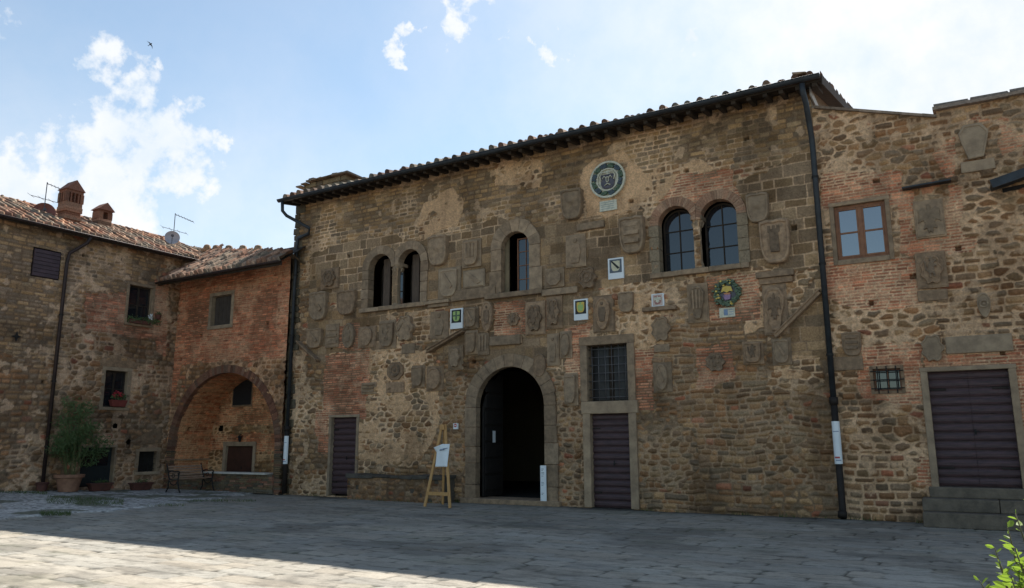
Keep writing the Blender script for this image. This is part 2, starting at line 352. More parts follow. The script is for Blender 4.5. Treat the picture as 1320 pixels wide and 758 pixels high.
def masonry(U, V, regs, seed, base='rub', rough=.04, plaster_amt=.0, tint=(1, 1, 1), lightbias=0., small=1.0):
    """regs: list of (type, polygon in U,V); later ones win"""
    wu = U+.14*(fbm(U*2.5, V*2.5, seed+70, 3)-.5)*2; wv = V+.12*(fbm(U*2.5, V*2.5, seed+71, 3)-.5)*2
    T = np.full(U.shape, {'rub': 0, 'och': 3, 'ash': 2, 'brk': 1, 'rough': 5}[base])
    for t, poly in regs:
        T[inpoly(wu, wv, poly)] = {'rub': 0, 'brk': 1, 'ash': 2, 'och': 3, 'pla': 4, 'rough': 5, 'pale': 6}[t]
    d0, i0, j0 = voro(U, V, .30*small, .155*small, seed)
    dc, ic, jc = coursed(U, V, .145*small, .27*small, seed+100, .05, .5)
    # scatter: some rubble patches are more coursed
    mixm = fbm(U*.5, V*.6, seed+33, 3) > .52
    d_r = np.where(mixm, dc, d0); i_r = np.where(mixm, ic+900, i0); j_r = np.where(mixm, jc, j0)
    d1, i1, j1 = coursed(U, V, .068, .25, seed+200, .018, .16)
    d2, i2, j2 = coursed(U, V, .27, .46, seed+300, .04, .7, .10)
    d3, i3, j3 = coursed(U, V, .125, .26, seed+400, .03, .45)
    d5, i5, j5 = coursed(U, V, .125, .26, seed+500, .09, .85, .40)
    d5b, i5b, j5b = voro(U, V, .24, .13, seed+510); m5 = fbm(U*.8, V*.8, seed+512, 3) > .56; d5 = np.where(m5, d5b, d5); i5 = np.where(m5, i5b+700, i5); j5 = np.where(m5, j5b, j5)
    big = fbm(U*.45, V*.45, seed+11, 4); mid = fbm(U*1.6, V*1.6, seed+12, 4); fin = fbm(U*14, V*14, seed+13, 3)
    d = np.select([T == 1, T == 2, T == 3, T == 5], [d1, d2, d3, d5], d_r)
    I = np.select([T == 1, T == 2, T == 3, T == 5], [i1, i2, i3, i5], i_r); J = np.select([T == 1, T == 2, T == 3, T == 5], [j1, j2, j3, j5], j_r)
    jw = np.select([T == 1, T == 2, T == 3, T == 5], [.008, .010, .012, .012], .017)*(.35+1.5*sm(mid, .25, .75))
    ed = np.select([T == 1, T == 2, T == 5], [.010, .02, .045], .028)
    ston = sm(d, jw-.004, jw+.010)
    prof = sm(d, jw*.5, jw+ed*1.6)
    pro = hsh(I, J, seed+20)
    amp = np.select([T == 1, T == 2, T == 3, T == 5], [.014, .018, .034, .085], .055)*(.6+.8*rough/.04*.5)
    H = amp*prof*(.35+.75*pro) + .02*(fin-.5)*prof + .05*(big-.5) + .03*(mid-.5)
    C = np.where((T == 1)[..., None], pick(P_BRK, I, J, seed+40), np.where((T == 2)[..., None], pick(P_ASH, I, J, seed+41), np.where((T == 3)[..., None], pick(P_OCH, I, J, seed+42), pick(P_RUB, I, J, seed+43))))
    # few bricks slipped in among the rubble
    sl = ((T == 0) | (T == 5)) & (hsh(I, J, seed+77) > .97); C = np.where(sl[..., None], pick(P_BRK, I, J, seed+78)*.72, C)
    lm = np.clip(sm(fbm(U*.8, V*.8, seed+50, 5), .36, .60)+lightbias, 0, 1)
    lm = np.where(T == 5, lm*.40, np.where(T == 2, lm*.7+.1, lm)); lm = np.where(T == 6, 1, lm)
    mort = MORT_D+(MORT_L-MORT_D)*lm[..., None]*(.8+.4*fin[..., None])
    C = mort+(C-mort)*ston[..., None]
    # mortar smeared over stones where it is thick
    sme = sm(fbm(U*3.6, V*3.6, seed+60, 5)+.08*lm, .66, .72)*.8*(T != 2)*(T != 5)*np.where(T == 1, .45, 1)
    sme = np.where(T == 6, sm(fbm(U*3.4, V*3.4, seed+61, 5), .44, .56)*.9, sme)
    sme = np.where(T == 4, sm(fbm(U*2.2, V*2.2, seed+62, 4), .30, .36), sme)
    pc = np.where(((T == 4) | (T == 6))[..., None], PLAST, MORT_L*.9)
    C = C+(pc*(.82+.3*mid[..., None])-C)*sme[..., None]
    H = H*(1-sme*.8)+sme*.02
    C = C*np.where(T == 5, 1.08, 1.)[..., None]*np.array((1.64, 1.35, 1.16))*(.70+.55*big[..., None])*(.86+.3*fin[..., None])*np.array(tint)
    for k in range(14):
        hx = U.min()+(U.max()-U.min())*((k*.618034+seed*.37) % 1); hz = 1.6+(V.max()-2.2)*((k*.41421+seed*.13) % 1)
        m_h = (np.abs(U-hx) < .045+.02*(k % 2)) & (np.abs(V-hz) < .05); H = np.where(m_h, -.11, H); C = np.where(m_h[..., None], C*.45, C)  # putlog pockets: colour darkened too, painting in the shade of the recess
    stk = sm(fbm(U*5.5, V*.45, seed+95, 4), .58, .72)*.14; C = C*(1-stk[..., None])
    # dark lichen / soot patches
    so_ = sm(fbm(U*1.1+9, V*.8, seed+90, 5), .55, .70)*np.where(T == 1, .22, .34); C = C*(1-so_[..., None]*np.array((.9, .95, 1.0)))
    return H, C
def Q(poly, Y=17.69):   # photo outline laid on the facade plane -> metres
    return [tuple(onY(x, y, Y)[[0, 2]]) for x, y in poly]
def QB(x0, y0, x1, y1, Y=17.69): return Q([(x0, y0), (x1, y0), (x1, y1), (x0, y1)], Y)
def rectM(x0, y0, x1, y1, Y=17.69):
    c = onY((x0+x1)/2, (y0+y1)/2, Y); l = onY(x0, (y0+y1)/2, Y); r = onY(x1, (y0+y1)/2, Y); t = onY((x0+x1)/2, y0, Y); b = onY((x0+x1)/2, y1, Y)
    return l[0], b[2], r[0], t[2]
FY = 17.69
def archpoly(x0, x1, z0, zt, n=20, r=None):
    """opening outline: rectangle with a round head whose top is zt"""
    c = (x0+x1)/2; w = (x1-x0)/2; zs = zt-w
    return [(x0, z0)]+[(c-w*math.cos(math.pi*k/n), zs+w*math.sin(math.pi*k/n)) for k in range(n+1)]+[(x1, z0)]

# ------------------------------------------------------------------ measured openings on the main front
LX, RX, TOPZ = -18.95, -2.48, 9.68
op = {}
x0, z0, x1, z1 = rectM(615, 473, 703, 643); GATE = (x0, 0.0, x1, z1)
x0, z0, x1, z1 = rectM(476, 328, 505, 396); BL1 = (x0, z0, x1, z1)
x0, z0, x1, z1 = rectM(514, 320, 543, 391); BL2 = (x0, BL1[1], x1, BL1[3])
x0, z0, x1, z1 = rectM(647, 299, 683, 376); MID = (x0, z0, x1, z1)
x0, z0, x1, z1 = rectM(850, 266, 893, 350); BR1 = (x0, z0, x1, z1)
x0, z0, x1, z1 = rectM(904, 256, 951, 343); BR2 = (x0, BR1[1], x1, BR1[3])
GRID = rectM(758, 444, 810, 517)
DMID = (rectM(763, 533, 813, 653)[0], 0.0, rectM(763, 533, 813, 653)[2], rectM(763, 533, 813, 653)[3])
DLEFT = (rectM(426, 538, 459, 636)[0], 0.05, rectM(426, 538, 459, 636)[2], rectM(426, 538, 459, 636)[3])
WR = rectM(1077, 262, 1144, 333)
WS = rectM(1126, 475, 1162, 504)
DR = rectM(1203, 477, 1309, 628)
print('openings', [tuple(round(float(a), 2) for a in t) for t in (GATE, BL1, BL2, MID, BR1, BR2, GRID, DMID, DLEFT, WR, WS, DR)])

# ------------------------------------------------------------------ main building
main = thing('town_hall', 'tall rubble stone building with arched doorway, twin arched windows and carved coats of arms', 'building', ((LX+RX)/2, FY+4, 0))
U, V = mesh_grid(LX, RX, -.05, TOPZ, .0165)
regs = [
 ('och', Q([(360, 230), (1060, 80), (1060, 210), (950, 215), (900, 235), (830, 255), (700, 290), (560, 320), (440, 330), (400, 330), (370, 400)])),
 ('ash', Q([(398, 330), (470, 300), (560, 310), (640, 280), (700, 290), (830, 270), (845, 360), (700, 385), (560, 400), (460, 402), (400, 380)])),
 ('ash', Q([(945, 240), (1062, 180), (1075, 480), (1030, 470), (1010, 440), (1055, 350), (960, 345)])),
 ('ash', Q([(398, 400), (640, 385), (760, 380), (745, 420), (735, 480), (720, 470), (600, 460), (400, 470)])),
 ('rub', Q([(500, 400), (640, 392), (640, 410), (500, 470)])),
 ('rough', Q([(818, 520), (1000, 500), (1095, 520), (1100, 680), (820, 670)])),
 ('rough', Q([(520, 455), (602, 455), (602, 650), (470, 650), (520, 560)])),
 ('rough', Q([(700, 480), (750, 470), (752, 660), (712, 655)])),
 ('rough', Q([(870, 410), (990, 415), (990, 520), (820, 530), (840, 460)])),
 ('pla', Q([(546, 262), (585, 240), (600, 262), (588, 290), (545, 310), (538, 292)])),
 ('pale', Q([(640, 205), (700, 205), (700, 240), (640, 240)])),
 ('pla', Q([(750, 215), (800, 195), (830, 225), (855, 220), (850, 250), (800, 275), (755, 280)])),
 ('pale', Q([(840, 215), (945, 205), (955, 260), (840, 262)])),
 ('brk', Q([(848, 262), (880, 225), (945, 220), (960, 262), (948, 262), (925, 246), (905, 265), (897, 272), (870, 258)])),
 ('pale', Q([(797, 378), (850, 378), (856, 450), (800, 455)])),
 ('pale', Q([(950, 355), (985, 355), (985, 420), (960, 430)])),
 ('pale', Q([(425, 455), (560, 450), (570, 540), (540, 600), (430, 600)])),
 ('pale', Q([(1000, 460), (1060, 460), (1060, 490), (1000, 490)])),
 ('brk', Q([(908, 357), (975, 352), (980, 415), (910, 415)])),
 ('brk', Q([(895, 448), (940, 440), (946, 490), (900, 500)])),
 ('brk', Q([(818, 450), (842, 450), (840, 530), (815, 530)])),
 ('brk', Q([(730, 425), (765, 415), (760, 440), (748, 500), (732, 500)])),
 ('brk', Q([(636, 390), (680, 388), (678, 433), (638, 433)])),
 ('brk', Q([(418, 458), (475, 452), (478, 500), (472, 540), (418, 540)])),
 ('brk', Q([(436, 418), (464, 418), (470, 450), (434, 450)])),
 ('brk', Q([(702, 385), (725, 388), (722, 415), (702, 430)])),
 ('brk', Q([(408, 530), (424, 530), (424, 585), (408, 585)])),
]
H, Cc = masonry(U, V, regs, 3, base='rub')
rim = np.minimum(np.minimum(U-LX, RX-U)/.1, 1); H = H*np.clip(rim, 0, 1)
uc, vc = centre(U), centre(V)
mask = np.ones(uc.shape, bool)
g = .03
def cut(o, arch=False):
    x0, z0, x1, z1 = o
    p = archpoly(x0-g, x1+g, z0-g, z1+g) if arch else [(x0-g, z0-g), (x0-g, z1+g), (x1+g, z1+g), (x1+g, z0-g)]
    return inpoly(uc, vc, p)
for o in (GATE, BL1, BL2, MID, BR1, BR2): mask &= ~cut(o, True)
for o in (GRID, DMID, DLEFT): mask &= ~cut(o)
grid_mesh('wall', U, V, np.stack([U, FY-H, V], -1), Cc, mask, M_wall, main)
BK = FY+8.5
SL = math.tan(R(14))
mb = MB()
EXT = [(LX, TOPZ), (RX, TOPZ)]
# side and rear walls follow the lean-to roof line
for X in (LX, RX):
    mb.add([(X, FY, -.05), (X, BK, -.05), (X, BK, 9.6+SL*8.5), (X, FY, 9.6)], [(0, 1, 2, 3)], (.19, .15, .10))
mb.add([(LX, BK, -.05), (RX, BK, -.05), (RX, BK, 9.6+SL*8.5), (LX, BK, 9.6+SL*8.5)], [(0, 1, 2, 3)], (.19, .15, .10))
mb.build('wall', M_wall, main)
mb = MB()  # upper floor and partition keep the rooms dark
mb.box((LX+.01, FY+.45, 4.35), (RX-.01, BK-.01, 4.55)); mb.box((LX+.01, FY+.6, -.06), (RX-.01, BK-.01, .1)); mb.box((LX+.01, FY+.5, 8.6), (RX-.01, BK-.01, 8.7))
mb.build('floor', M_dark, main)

def surround(mbx, o, wd, y0, y1, arch=False, nb=11, sill=True, col=None):
    """voussoirs / jamb blocks round an opening, y0 front, y1 back"""
    x0, z0, x1, z1 = o; gp = .004
    c = (x0+x1)/2; w = (x1-x0)/2
    if arch:
        zs = z1-w
        for k in range(nb):
            a0 = math.pi*k/nb; a1 = math.pi*(k+1)/nb; sub = 3; wo = wd*random.uniform(.94, 1.08)
            pts = [(c-(w+wo)*math.cos(a0+(a1-a0)*t/sub), zs+(w+wo)*math.sin(a0+(a1-a0)*t/sub)) for t in range(sub+1)]
            pts += [(c-w*math.cos(a0+(a1-a0)*t/sub), zs+w*math.sin(a0+(a1-a0)*t/sub)) for t in range(sub, -1, -1)]
            mx_, mz_ = sum(p[0] for p in pts)/len(pts), sum(p[1] for p in pts)/len(pts)
            pts = [(mx_+(a-mx_)*.988, mz_+(b-mz_)*.988) for a, b in pts]
            mbx.prism(pts, y0+random.uniform(0, .008), y1)
        top = zs
    else: top = z1
    z = z0
    n = max(1, round((top-z0)/.55))
    for sd in (-1, 1):
        hs = [(top-z0)/n*random.uniform(.8, 1.2) for _ in range(n)]; sc = (top-z0)/sum(hs); z = z0
        for h in hs:
            h *= sc; wo = wd*random.uniform(.92, 1.1)
            xa = x0-wo if sd < 0 else x1; xb = x0 if sd < 0 else x1+wo
            mbx.box((xa, y0+random.uniform(0, .008), z+gp), (xb, y1, z+h-gp)); z += h
    if not arch: mbx.box((x0-wd*1.02, y0, z1), (x1+wd*1.02, y1, z1+wd))
# --- main gate
mb = MB(); surround(mb, GATE, .36, FY-.075, FY+.16, True, 13); mb.build('door_surround', M_sand, main, bevel=.012)
mb = MB(); mb.box((GATE[0]-.45, FY-.16, -.02), (GATE[2]+.45, FY+.75, .115)); mb.build('threshold', M_sand, main, bevel=.02)
gx0, _, gx1, gz1 = GATE
mb = MB()   # left leaf swung inwards
wv_ = gx1-gx0; zs = gz1-wv_/2
leaf = [(FY+.2, .13), (FY+.2, zs), (FY+.35, zs+.35), (FY+.6, zs+.62), (FY+.95, gz1-.12), (FY+1.2, gz1-.05), (FY+1.2, .13)]
mb.prism(leaf, gx0+.03, gx0+.09, 'x')
for k in range(7): mb.box((gx0+.09, FY+.26, .3+k*.44), (gx0+.125, FY+1.15, .3+k*.44+.36))
lf = mb.build('door', mat('near_black_door_boards', (.022, .017, .014), (.012, .01, .009), 5, .8, .3), main, bevel=.008)
mb = MB(); mb.box((gx1-.09, FY+.2, .13), (gx1-.03, FY+1.1, zs)); mb.build('door', M_wood, main)
mb = MB(); p = onX(637, 563, gx0+.13); mb.box((gx0+.126, p[1]-.07, p[2]-.16), (gx0+.131, p[1]+.07, p[2]+.16)); tag(mb.build('paper_notice', M_white, None, (gx0+.128, p[1], p[2])), 'small white paper notice pinned on the open inner leaf of the arched doorway', 'notice')
# --- windows with columns
def win_room(o, depth, arch=True, matl=M_dark):
    pass
def arched_window(o, wd, frame_mat, bars, reveal, y_in, col_w=None, nb=9, glass=True, open_leaf=False):
    x0, z0, x1, z1 = o
    mb = MB(); surround(mb, o, wd, FY-.055, FY+.42, True, nb); mb.build('window_surround', M_sand, main, bevel=.01)
# twin windows share a jamb: build rings narrower between
def twin(o1, o2, wd, nb, brickring=False):
    colx0, colx1 = o1[2], o2[0]; cxm = (colx0+colx1)/2
    mb = MB()
    for (o, sd) in ((o1, -1), (o2, 1)):
        x0, z0, x1, z1 = o; c = (x0+x1)/2; w = (x1-x0)/2; zs = z1-w
        for k in range(nb):
            a0 = math.pi*k/nb; a1 = math.pi*(k+1)/nb
            wo = wd
            def clampx(px): return min(px, cxm-.002) if sd < 0 else max(px, cxm+.002)
            pts = [(clampx(c-(w+wo)*math.cos(a)), zs+(w+wo)*math.sin(a)) for a in (a0, (a0+a1)/2, a1)]
            pts += [(c-w*math.cos(a), zs+w*math.sin(a)) for a in (a1, (a0+a1)/2, a0)]
            mx_, mz_ = sum(p[0] for p in pts)/6, sum(p[1] for p in pts)/6
            pts = [(mx_+(a-mx_)*.985, mz_+(b-mz_)*.985) for a, b in pts]
            if brickring:
                y0 = FY-.05+random.uniform(0, .012)
                mb.prism(pts, y0, FY+.22, col=tuple((np.array(random.choice(P_BRK))*.6+np.array((.42, .27, .17))*.5)*random.uniform(.75, 1.15)))
            else: mb.prism(pts, FY-.06+random.uniform(0, .01), FY+.22)
        # outer jamb
        jx = (x0-wd, x0) if sd < 0 else (x1, x1+wd); nn = 4; hh = (zs-z0)/nn
        for k in range(nn): mb.box((jx[0]+random.uniform(-.03, .03)*(sd < 0), FY-.055, z0+k*hh+.004), (jx[1]+random.uniform(-.03, .03)*(sd > 0), FY+.22, z0+(k+1)*hh-.004), (.27, .205, .135) if brickring else None)
    mb.build('window_surround', M_wall if brickring else M_sand, main, bevel=.01)
    z0 = o1[1]; zs = o1[3]-(o1[2]-o1[0])/2
    mb = MB(); n = 14
    r = max(.075, (colx1-colx0)*.36)
    prof = [(r*1.55, 0), (r*1.55, .06), (r*1.25, .09), (r*1.3, .13), (r*1.0, .17), (r*.92, (zs-z0)*.5), (r*.86, zs-z0-.27), (r*1.0, zs-z0-.25), (r*.95, zs-z0-.22), (r*1.2, zs-z0-.12), (r*1.7, zs-z0-.05), (r*1.75, zs-z0)]
    mb.lathe(prof, (cxm, FY+.12, z0), 18); mb.box((colx0-.03, FY-.03, zs), (colx1+.03, FY+.40, zs+.10))
    for k in range(8):
        a = k*math.pi/4; mb.tube([(cxm+r*1.25*math.cos(a), FY+.12+r*1.25*math.sin(a), zs-.16), (cxm+r*1.75*math.cos(a), FY+.12+r*1.75*math.sin(a), zs-.06)], .03, 6)
    mb.build('column', M_sand3, main, smooth=False)
    mb = MB(); x = o1[0]-wd
    while x < o2[2]+wd-.05:
        e = min(x+random.uniform(.45, .8), o2[2]+wd); mb.box((x+.003, FY-.14, z0-.13), (e-.003, FY+.4, z0-.003), jit=.006); x = e
    mb.build('window_sill', M_sand, main, bevel=.012)
twin(BL1, BL2, .27, 7); twin(BR1, BR2, .24, 26, True)
mb = MB(); surround(mb, MID, .36, FY-.06, FY+.16, True, 7); mb.build('window_surround', M_sand, main, bevel=.012)
mb = MB(); mb.box((MID[0]-.5, FY-.13, MID[1]-.14), (MID[2]+.42, FY+.4, MID[1]-.003), jit=.008); mb.build('window_sill', M_sand, main, bevel=.012)
def glazed(o, cols, rows, yy, frame, parent, fw=.045, arch=True, bar=.028, label=None):
    x0, z0, x1, z1 = o; mb = MB(); w = (x1-x0)/2; c = (x0+x1)/2; zs = z1-w
    if arch:
        out = archpoly(x0, x1, z0, z1, 16); inn = archpoly(x0+fw, x1-fw, z0+fw, z1-fw, 16)
        for k in range(len(out)):
            a, b = out[k], out[(k+1) % len(out)]; a2, b2 = inn[k], inn[(k+1) % len(out)]
            mb.prism([a, b, b2, a2], yy-.03, yy+.03)
    else:
        for a, b in (((x0, z0), (x0+fw, z1)), ((x1-fw, z0), (x1, z1)), ((x0+fw, z0), (x1-fw, z0+fw)), ((x0+fw, z1-fw), (x1-fw, z1))): mb.box((a[0], yy-.03, a[1]), (b[0], yy+.03, b[1]))
    for k in range(1, cols):
        x = x0+(x1-x0)*k/cols; mb.box((x-bar/2, yy-.022, z0+fw), (x+bar/2, yy+.022, (zs+math.sqrt(max(0, w*w-(x-c)**2))-fw*.6) if arch else z1-fw))
    for k in range(1, rows):
        z = z0+(z1-z0)*k/rows; hw = w if (z < zs or not arch) else math.sqrt(max(.001, w*w-(z-zs)**2)); mb.box((c-hw+fw, yy-.019, z-bar/2), (c+hw-fw, yy+.019, z+bar/2))
    f = mb.build('window', frame, parent)
    mb = MB(); mb.prism(archpoly(x0+.01, x1-.01, z0+.01, z1-.01, 16) if arch else [(x0+.01, z0+.01), (x1-.01, z0+.01), (x1-.01, z1-.01), (x0+.01, z1-.01)], yy-.002, yy+.004)
    mb.build('pane', M_glass, f)
    return f
glazed(BR1, 2, 3, FY+.36, M_rafter, main); glazed(BR2, 2, 3, FY+.36, M_rafter, main)
# middle window: tan reveal board on the left, casement ajar with bars on the right
mb = MB(); x0, z0, x1, z1 = MID
mb.box((x0-.12, FY+.20, z0), (x0+.10, FY+.26, z1-.05)); mb.build('window_reveal', M_reveal, main)
glazed((x0+.34, z0, x1, z1-.12), 2, 4, FY+.30, M_brownwin, main, fw=.035, arch=False, bar=.02)
M_gshut = mat('brown_grey_shutter', (.14, .10, .075), (.09, .065, .05), 6, .8, .2, stretch=(6, 1, 1))
for o in (BL1, BL2):
    c = (o[0]+o[2])/2; mb = MB(); mb.box((c-.24, FY+.42, o[1]), (c+.02, FY+.48, o[3]-.05)); mb.build('window_reveal', M_gshut, main)
for o in (BL1, BL2): glazed((o[0]+.02, o[1], o[2]-.0, o[3]), 2, 3, FY+.60, M_rafter, main, fw=.03)
# --- iron grille window over the door
x0, z0, x1, z1 = GRID
mb = MB(); wd = .19
mb.box((x0-wd, FY-.07, z0), (x0, FY+.35, z1)); mb.box((x1, FY-.068, z0), (x1+wd, FY+.35, z1)); mb.box((x0-wd-.02, FY-.073, z1), (x1+wd+.01, FY+.35, z1+.22))
mb.build('window_surround', M_sand, main, bevel=.012)
mb = MB(); mb.box((x0, FY+.25, z0), (x1, FY+.28, z1)); mb.box(((x0+x1)/2-.03, FY+.21, z0), ((x0+x1)/2+.03, FY+.255, z1)); w_ = mb.build('window', M_rafter, main)
mb = MB()
for a, b in ((x0+.06, (x0+x1)/2-.07), ((x0+x1)/2+.07, x1-.06)): mb.box((a, FY+.235, z0+.04), (b, FY+.245, z1-.04))
mb.build('pane', M_dimglass, w_)
mb = MB()
for k in range(6): x = x0+(x1-x0)*(k+.5)/6; mb.tube([(x, FY+.06, z0), (x, FY+.06, z1)], .011, 6)
for k in range(7): z = z0+(z1-z0)*(k+.5)/7; mb.tube([(x0, FY+.06, z), (x1, FY+.06, z)], .011, 6)
mb.build('window_grille', mat('grey_iron_bars', (.13, .12, .12), None, 9, .5, .2, metal=.3), main, smooth=True)
def board_door(o, yy, parent, n, mid=False, name='door', matl=M_wood):
    x0, z0, x1, z1 = o; mb = MB(); h = (z1-z0)/n
    mb.box((x0, yy+.02, z0), (x1, yy+.06, z1))
    xs = [(x0+.003, (x0+x1)/2-.004), ((x0+x1)/2+.004, x1-.003)] if mid else [(x0+.003, x1-.003)]
    for a, b in xs:
        for k in range(n):
            z = z0+k*h; pr = [(yy+.02, z+.012), (yy-.004, z+.02), (yy-.022, z+h*.35), (yy-.024, z+h*.65), (yy-.004, z+h-.014), (yy+.02, z+h-.006)]
            mb.prism(pr, a, b, 'x')
    d = mb.build(name, matl, parent)
    mb = MB(); xh = (x0+x1)/2+.03 if mid else x0+(x1-x0)*.55; zh = z0+(z1-z0)*.47
    mb.tube([(xh, yy-.01, zh), (xh, yy-.06, zh), (xh+.07, yy-.06, zh-.005)], .012, 6); mb.box((xh-.018, yy-.028, zh-.06), (xh+.018, yy-.015, zh+.05)); mb.build('handle', M_iron, d)
    if n > 5:
        for zz in (.16, .84):
            z = z0+(z1-z0)*zz
            for (xa, xb) in ([(x0+.02, x0+.22)] if not mid else [(x0+.02, x0+.30), (x1-.30, x1-.02)]):
                mb = MB(); mb.box((xa, yy-.034, z-.018), (xb, yy-.022, z+.018)); mb.build('hinge', M_cast, d)
    return d
x0, z0, x1, z1 = DMID; wd = .20
mb = MB(); mb.box((x0-wd, FY-.075, 0), (x0, FY+.35, z1)); mb.box((x1, FY-.073, 0), (x1+wd, FY+.35, z1)); mb.box((x0-wd-.03, FY-.085, z1), (x1+wd+.05, FY+.35, GRID[1]-.002)); mb.build('door_surround', M_sand3, main, bevel=.014)
board_door(DMID, FY+.10, main, 14)
x0, z0, x1, z1 = DLEFT
mb = MB(); mb.box((x0-.09, FY-.03, 0), (x0, FY+.3, z1)); mb.box((x1, FY-.045, 0), (x1+.10, FY+.3, z1)); mb.box((x0-.10, FY-.05, z1), (x1+.11, FY+.3, z1+.08)); mb.build('door_surround', M_greyboard if False else M_sand3, main, bevel=.01)
board_door(DLEFT, FY+.12, main, 13)
# --- roof
def tile_roof(parent, orig, ud, vd, ulen, vlen, poly=None, st=.028, per=.235, pal=None, seed=1, name='roof', rag=.03, big_=1.0):
    """barrel tile covering on the plane orig + u*ud + v*vd"""
    ud = np.array(ud, float); ud /= np.linalg.norm(ud); vd = np.array(vd, float); vd /= np.linalg.norm(vd)
    nn = np.cross(ud, vd); nn = nn if nn[2] > 0 else -nn
    u = np.arange(0, ulen+st/2, st); v = np.concatenate([[0, 0.001], np.arange(.045, vlen, .045)]); U, V = np.meshgrid(u, v)
    col_ = np.floor(U/per); t = U/per-col_-.5; off = hsh(col_, col_*0, seed)*.12
    vv = V+off; tile = np.floor(vv/.40); fr = vv/.40-tile
    jx = (hsh(col_, tile, seed+3)-.5)*.10; tt = t+jx
    cov = np.sqrt(np.clip(1-(tt/.30)**2, 0, 1)); lift = (hsh(col_, tile, seed+4)-.4)*.05*big_
    Hh = np.where(np.abs(tt) < .30, .035+.075*cov*big_+lift+.022*(1-fr), .028*(1-fr)-.02*np.cos(np.clip((np.abs(t)-.30)/.2, 0, 1)*math.pi)*.5)
    cover = np.abs(tt) < .30
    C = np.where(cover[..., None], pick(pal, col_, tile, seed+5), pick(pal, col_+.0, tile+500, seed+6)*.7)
    li = sm(fbm(U*1.4, V*1.4, seed+9, 4), .48, .66)*.7; C = C+(np.array((.24, .22, .17))*(.7+.6*fbm(U*9, V*9, seed+10, 2))[..., None]-C)*li[..., None]
    C = C*(.42+.72*fbm(U*5, V*5, seed+8, 3))[..., None]*np.array((1, .93, .88))
    Hh = Hh+rag*(fbm(U*.7, V*.7, seed+12, 3)-.5)
    Hh[0, :] = -.03
    P = np.array(orig)+U[..., None]*ud+V[..., None]*vd+Hh[..., None]*nn
    mask = np.ones((U.shape[0]-1, U.shape[1]-1), bool)
    if poly: mask = inpoly(centre(U), centre(V), poly)
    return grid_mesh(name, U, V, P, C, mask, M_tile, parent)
P_TILE = [(.34, .17, .10), (.27, .13, .08), (.38, .22, .14), (.22, .12, .085), (.30, .19, .13), (.40, .25, .16), (.20, .15, .11)]
EY, EZ = 17.0, 9.48
rl, rr = -18.97, -2.15
rf = tile_roof(main, (rl, EY, EZ), (1, 0, 0), (0, 1, SL), rr-rl, 9.6/math.cos(R(14)), seed=21, pal=[tuple(.5*x for x in c) for c in P_TILE], per=.31, big_=1.6)
mb = MB(); nv = Vector((0, -math.sin(R(14)), math.cos(R(14))))
mb.add([(rl, EY, EZ-.03), (rr, EY, EZ-.03), (rr, EY+9.6, EZ-.03+9.6*SL), (rl, EY+9.6, EZ-.03+9.6*SL), (rl, EY, EZ-.075), (rr, EY, EZ-.075), (rr, EY+9.6, EZ-.075+9.6*SL), (rl, EY+9.6, EZ-.075+9.6*SL)],
       [(0, 1, 2, 3), (4, 7, 6, 5), (0, 4, 5, 1), (1, 5, 6, 2), (2, 6, 7, 3), (3, 7, 4, 0)])
mb.build('soffit', M_rafter, rf)
x = rl+.12
while x < rr-.05:
    mb = MB(); a = random.uniform(-.01, .01)
    mb.add([(x-.05+a, EY+.04, EZ-.15), (x+.05+a, EY+.04, EZ-.15), (x+.05+a, FY+.2, EZ-.19+(FY-EY)*SL), (x-.05+a, FY+.2, EZ-.19+(FY-EY)*SL), (x-.05+a, EY+.02, EZ-.077), (x+.05+a, EY+.02, EZ-.077), (x+.05+a, FY+.2, EZ-.077+(FY+.2-EY)*SL), (x-.05+a, FY+.2, EZ-.077+(FY+.2-EY)*SL)],
           [(0, 1, 2, 3), (4, 7, 6, 5), (0, 4, 5, 1), (1, 5, 6, 2), (2, 6, 7, 3), (3, 7, 4, 0)])
    mb.build('rafter', M_rafter, rf); x += .36
def gutter(parent, p, q, r=.075, matl=M_pipe, outer=(0, -1, 0)):
    p = Vector(p); q = Vector(q); d = (q-p).normalized(); o_ = Vector(outer); mb = MB(); n = 8; segs = max(2, int((q-p).length/1.2)); vs = []
    for s_ in range(segs+1):
        c = p+(q-p)*s_/segs+Vector((0, 0, random.uniform(-.012, .012)))
        for rr_ in (r, r-.008):
            for k in range(n+1):
                a = math.pi*k/n; vs.append(c+o_*(math.cos(a)*rr_)-Vector((0, 0, math.sin(a)*rr_)))
    m2 = 2*(n+1); fs = []
    for s_ in range(segs):
        for k in range(n):
            a = s_*m2+k; b = a+m2; fs.append((a, a+1, b+1, b)); a += n+1; b += n+1; fs.append((a, b, b+1, a+1))
        for k in (0, n): a = s_*m2+k; b = a+m2; fs.append((a, b, b+n+1, a+n+1))
    for e in (0, segs*m2): fs.append(tuple(e+k for k in range(n+1)))
    mb.add(vs, fs); mb.tube([p-o_*0+o_*r, q+o_*r], .012, 6)
    return mb.build('gutter', matl, parent, smooth=True)
gutter(main, (rl-.06, EY-.085, EZ-.02), (rr, EY-.085, EZ+.03), .085)
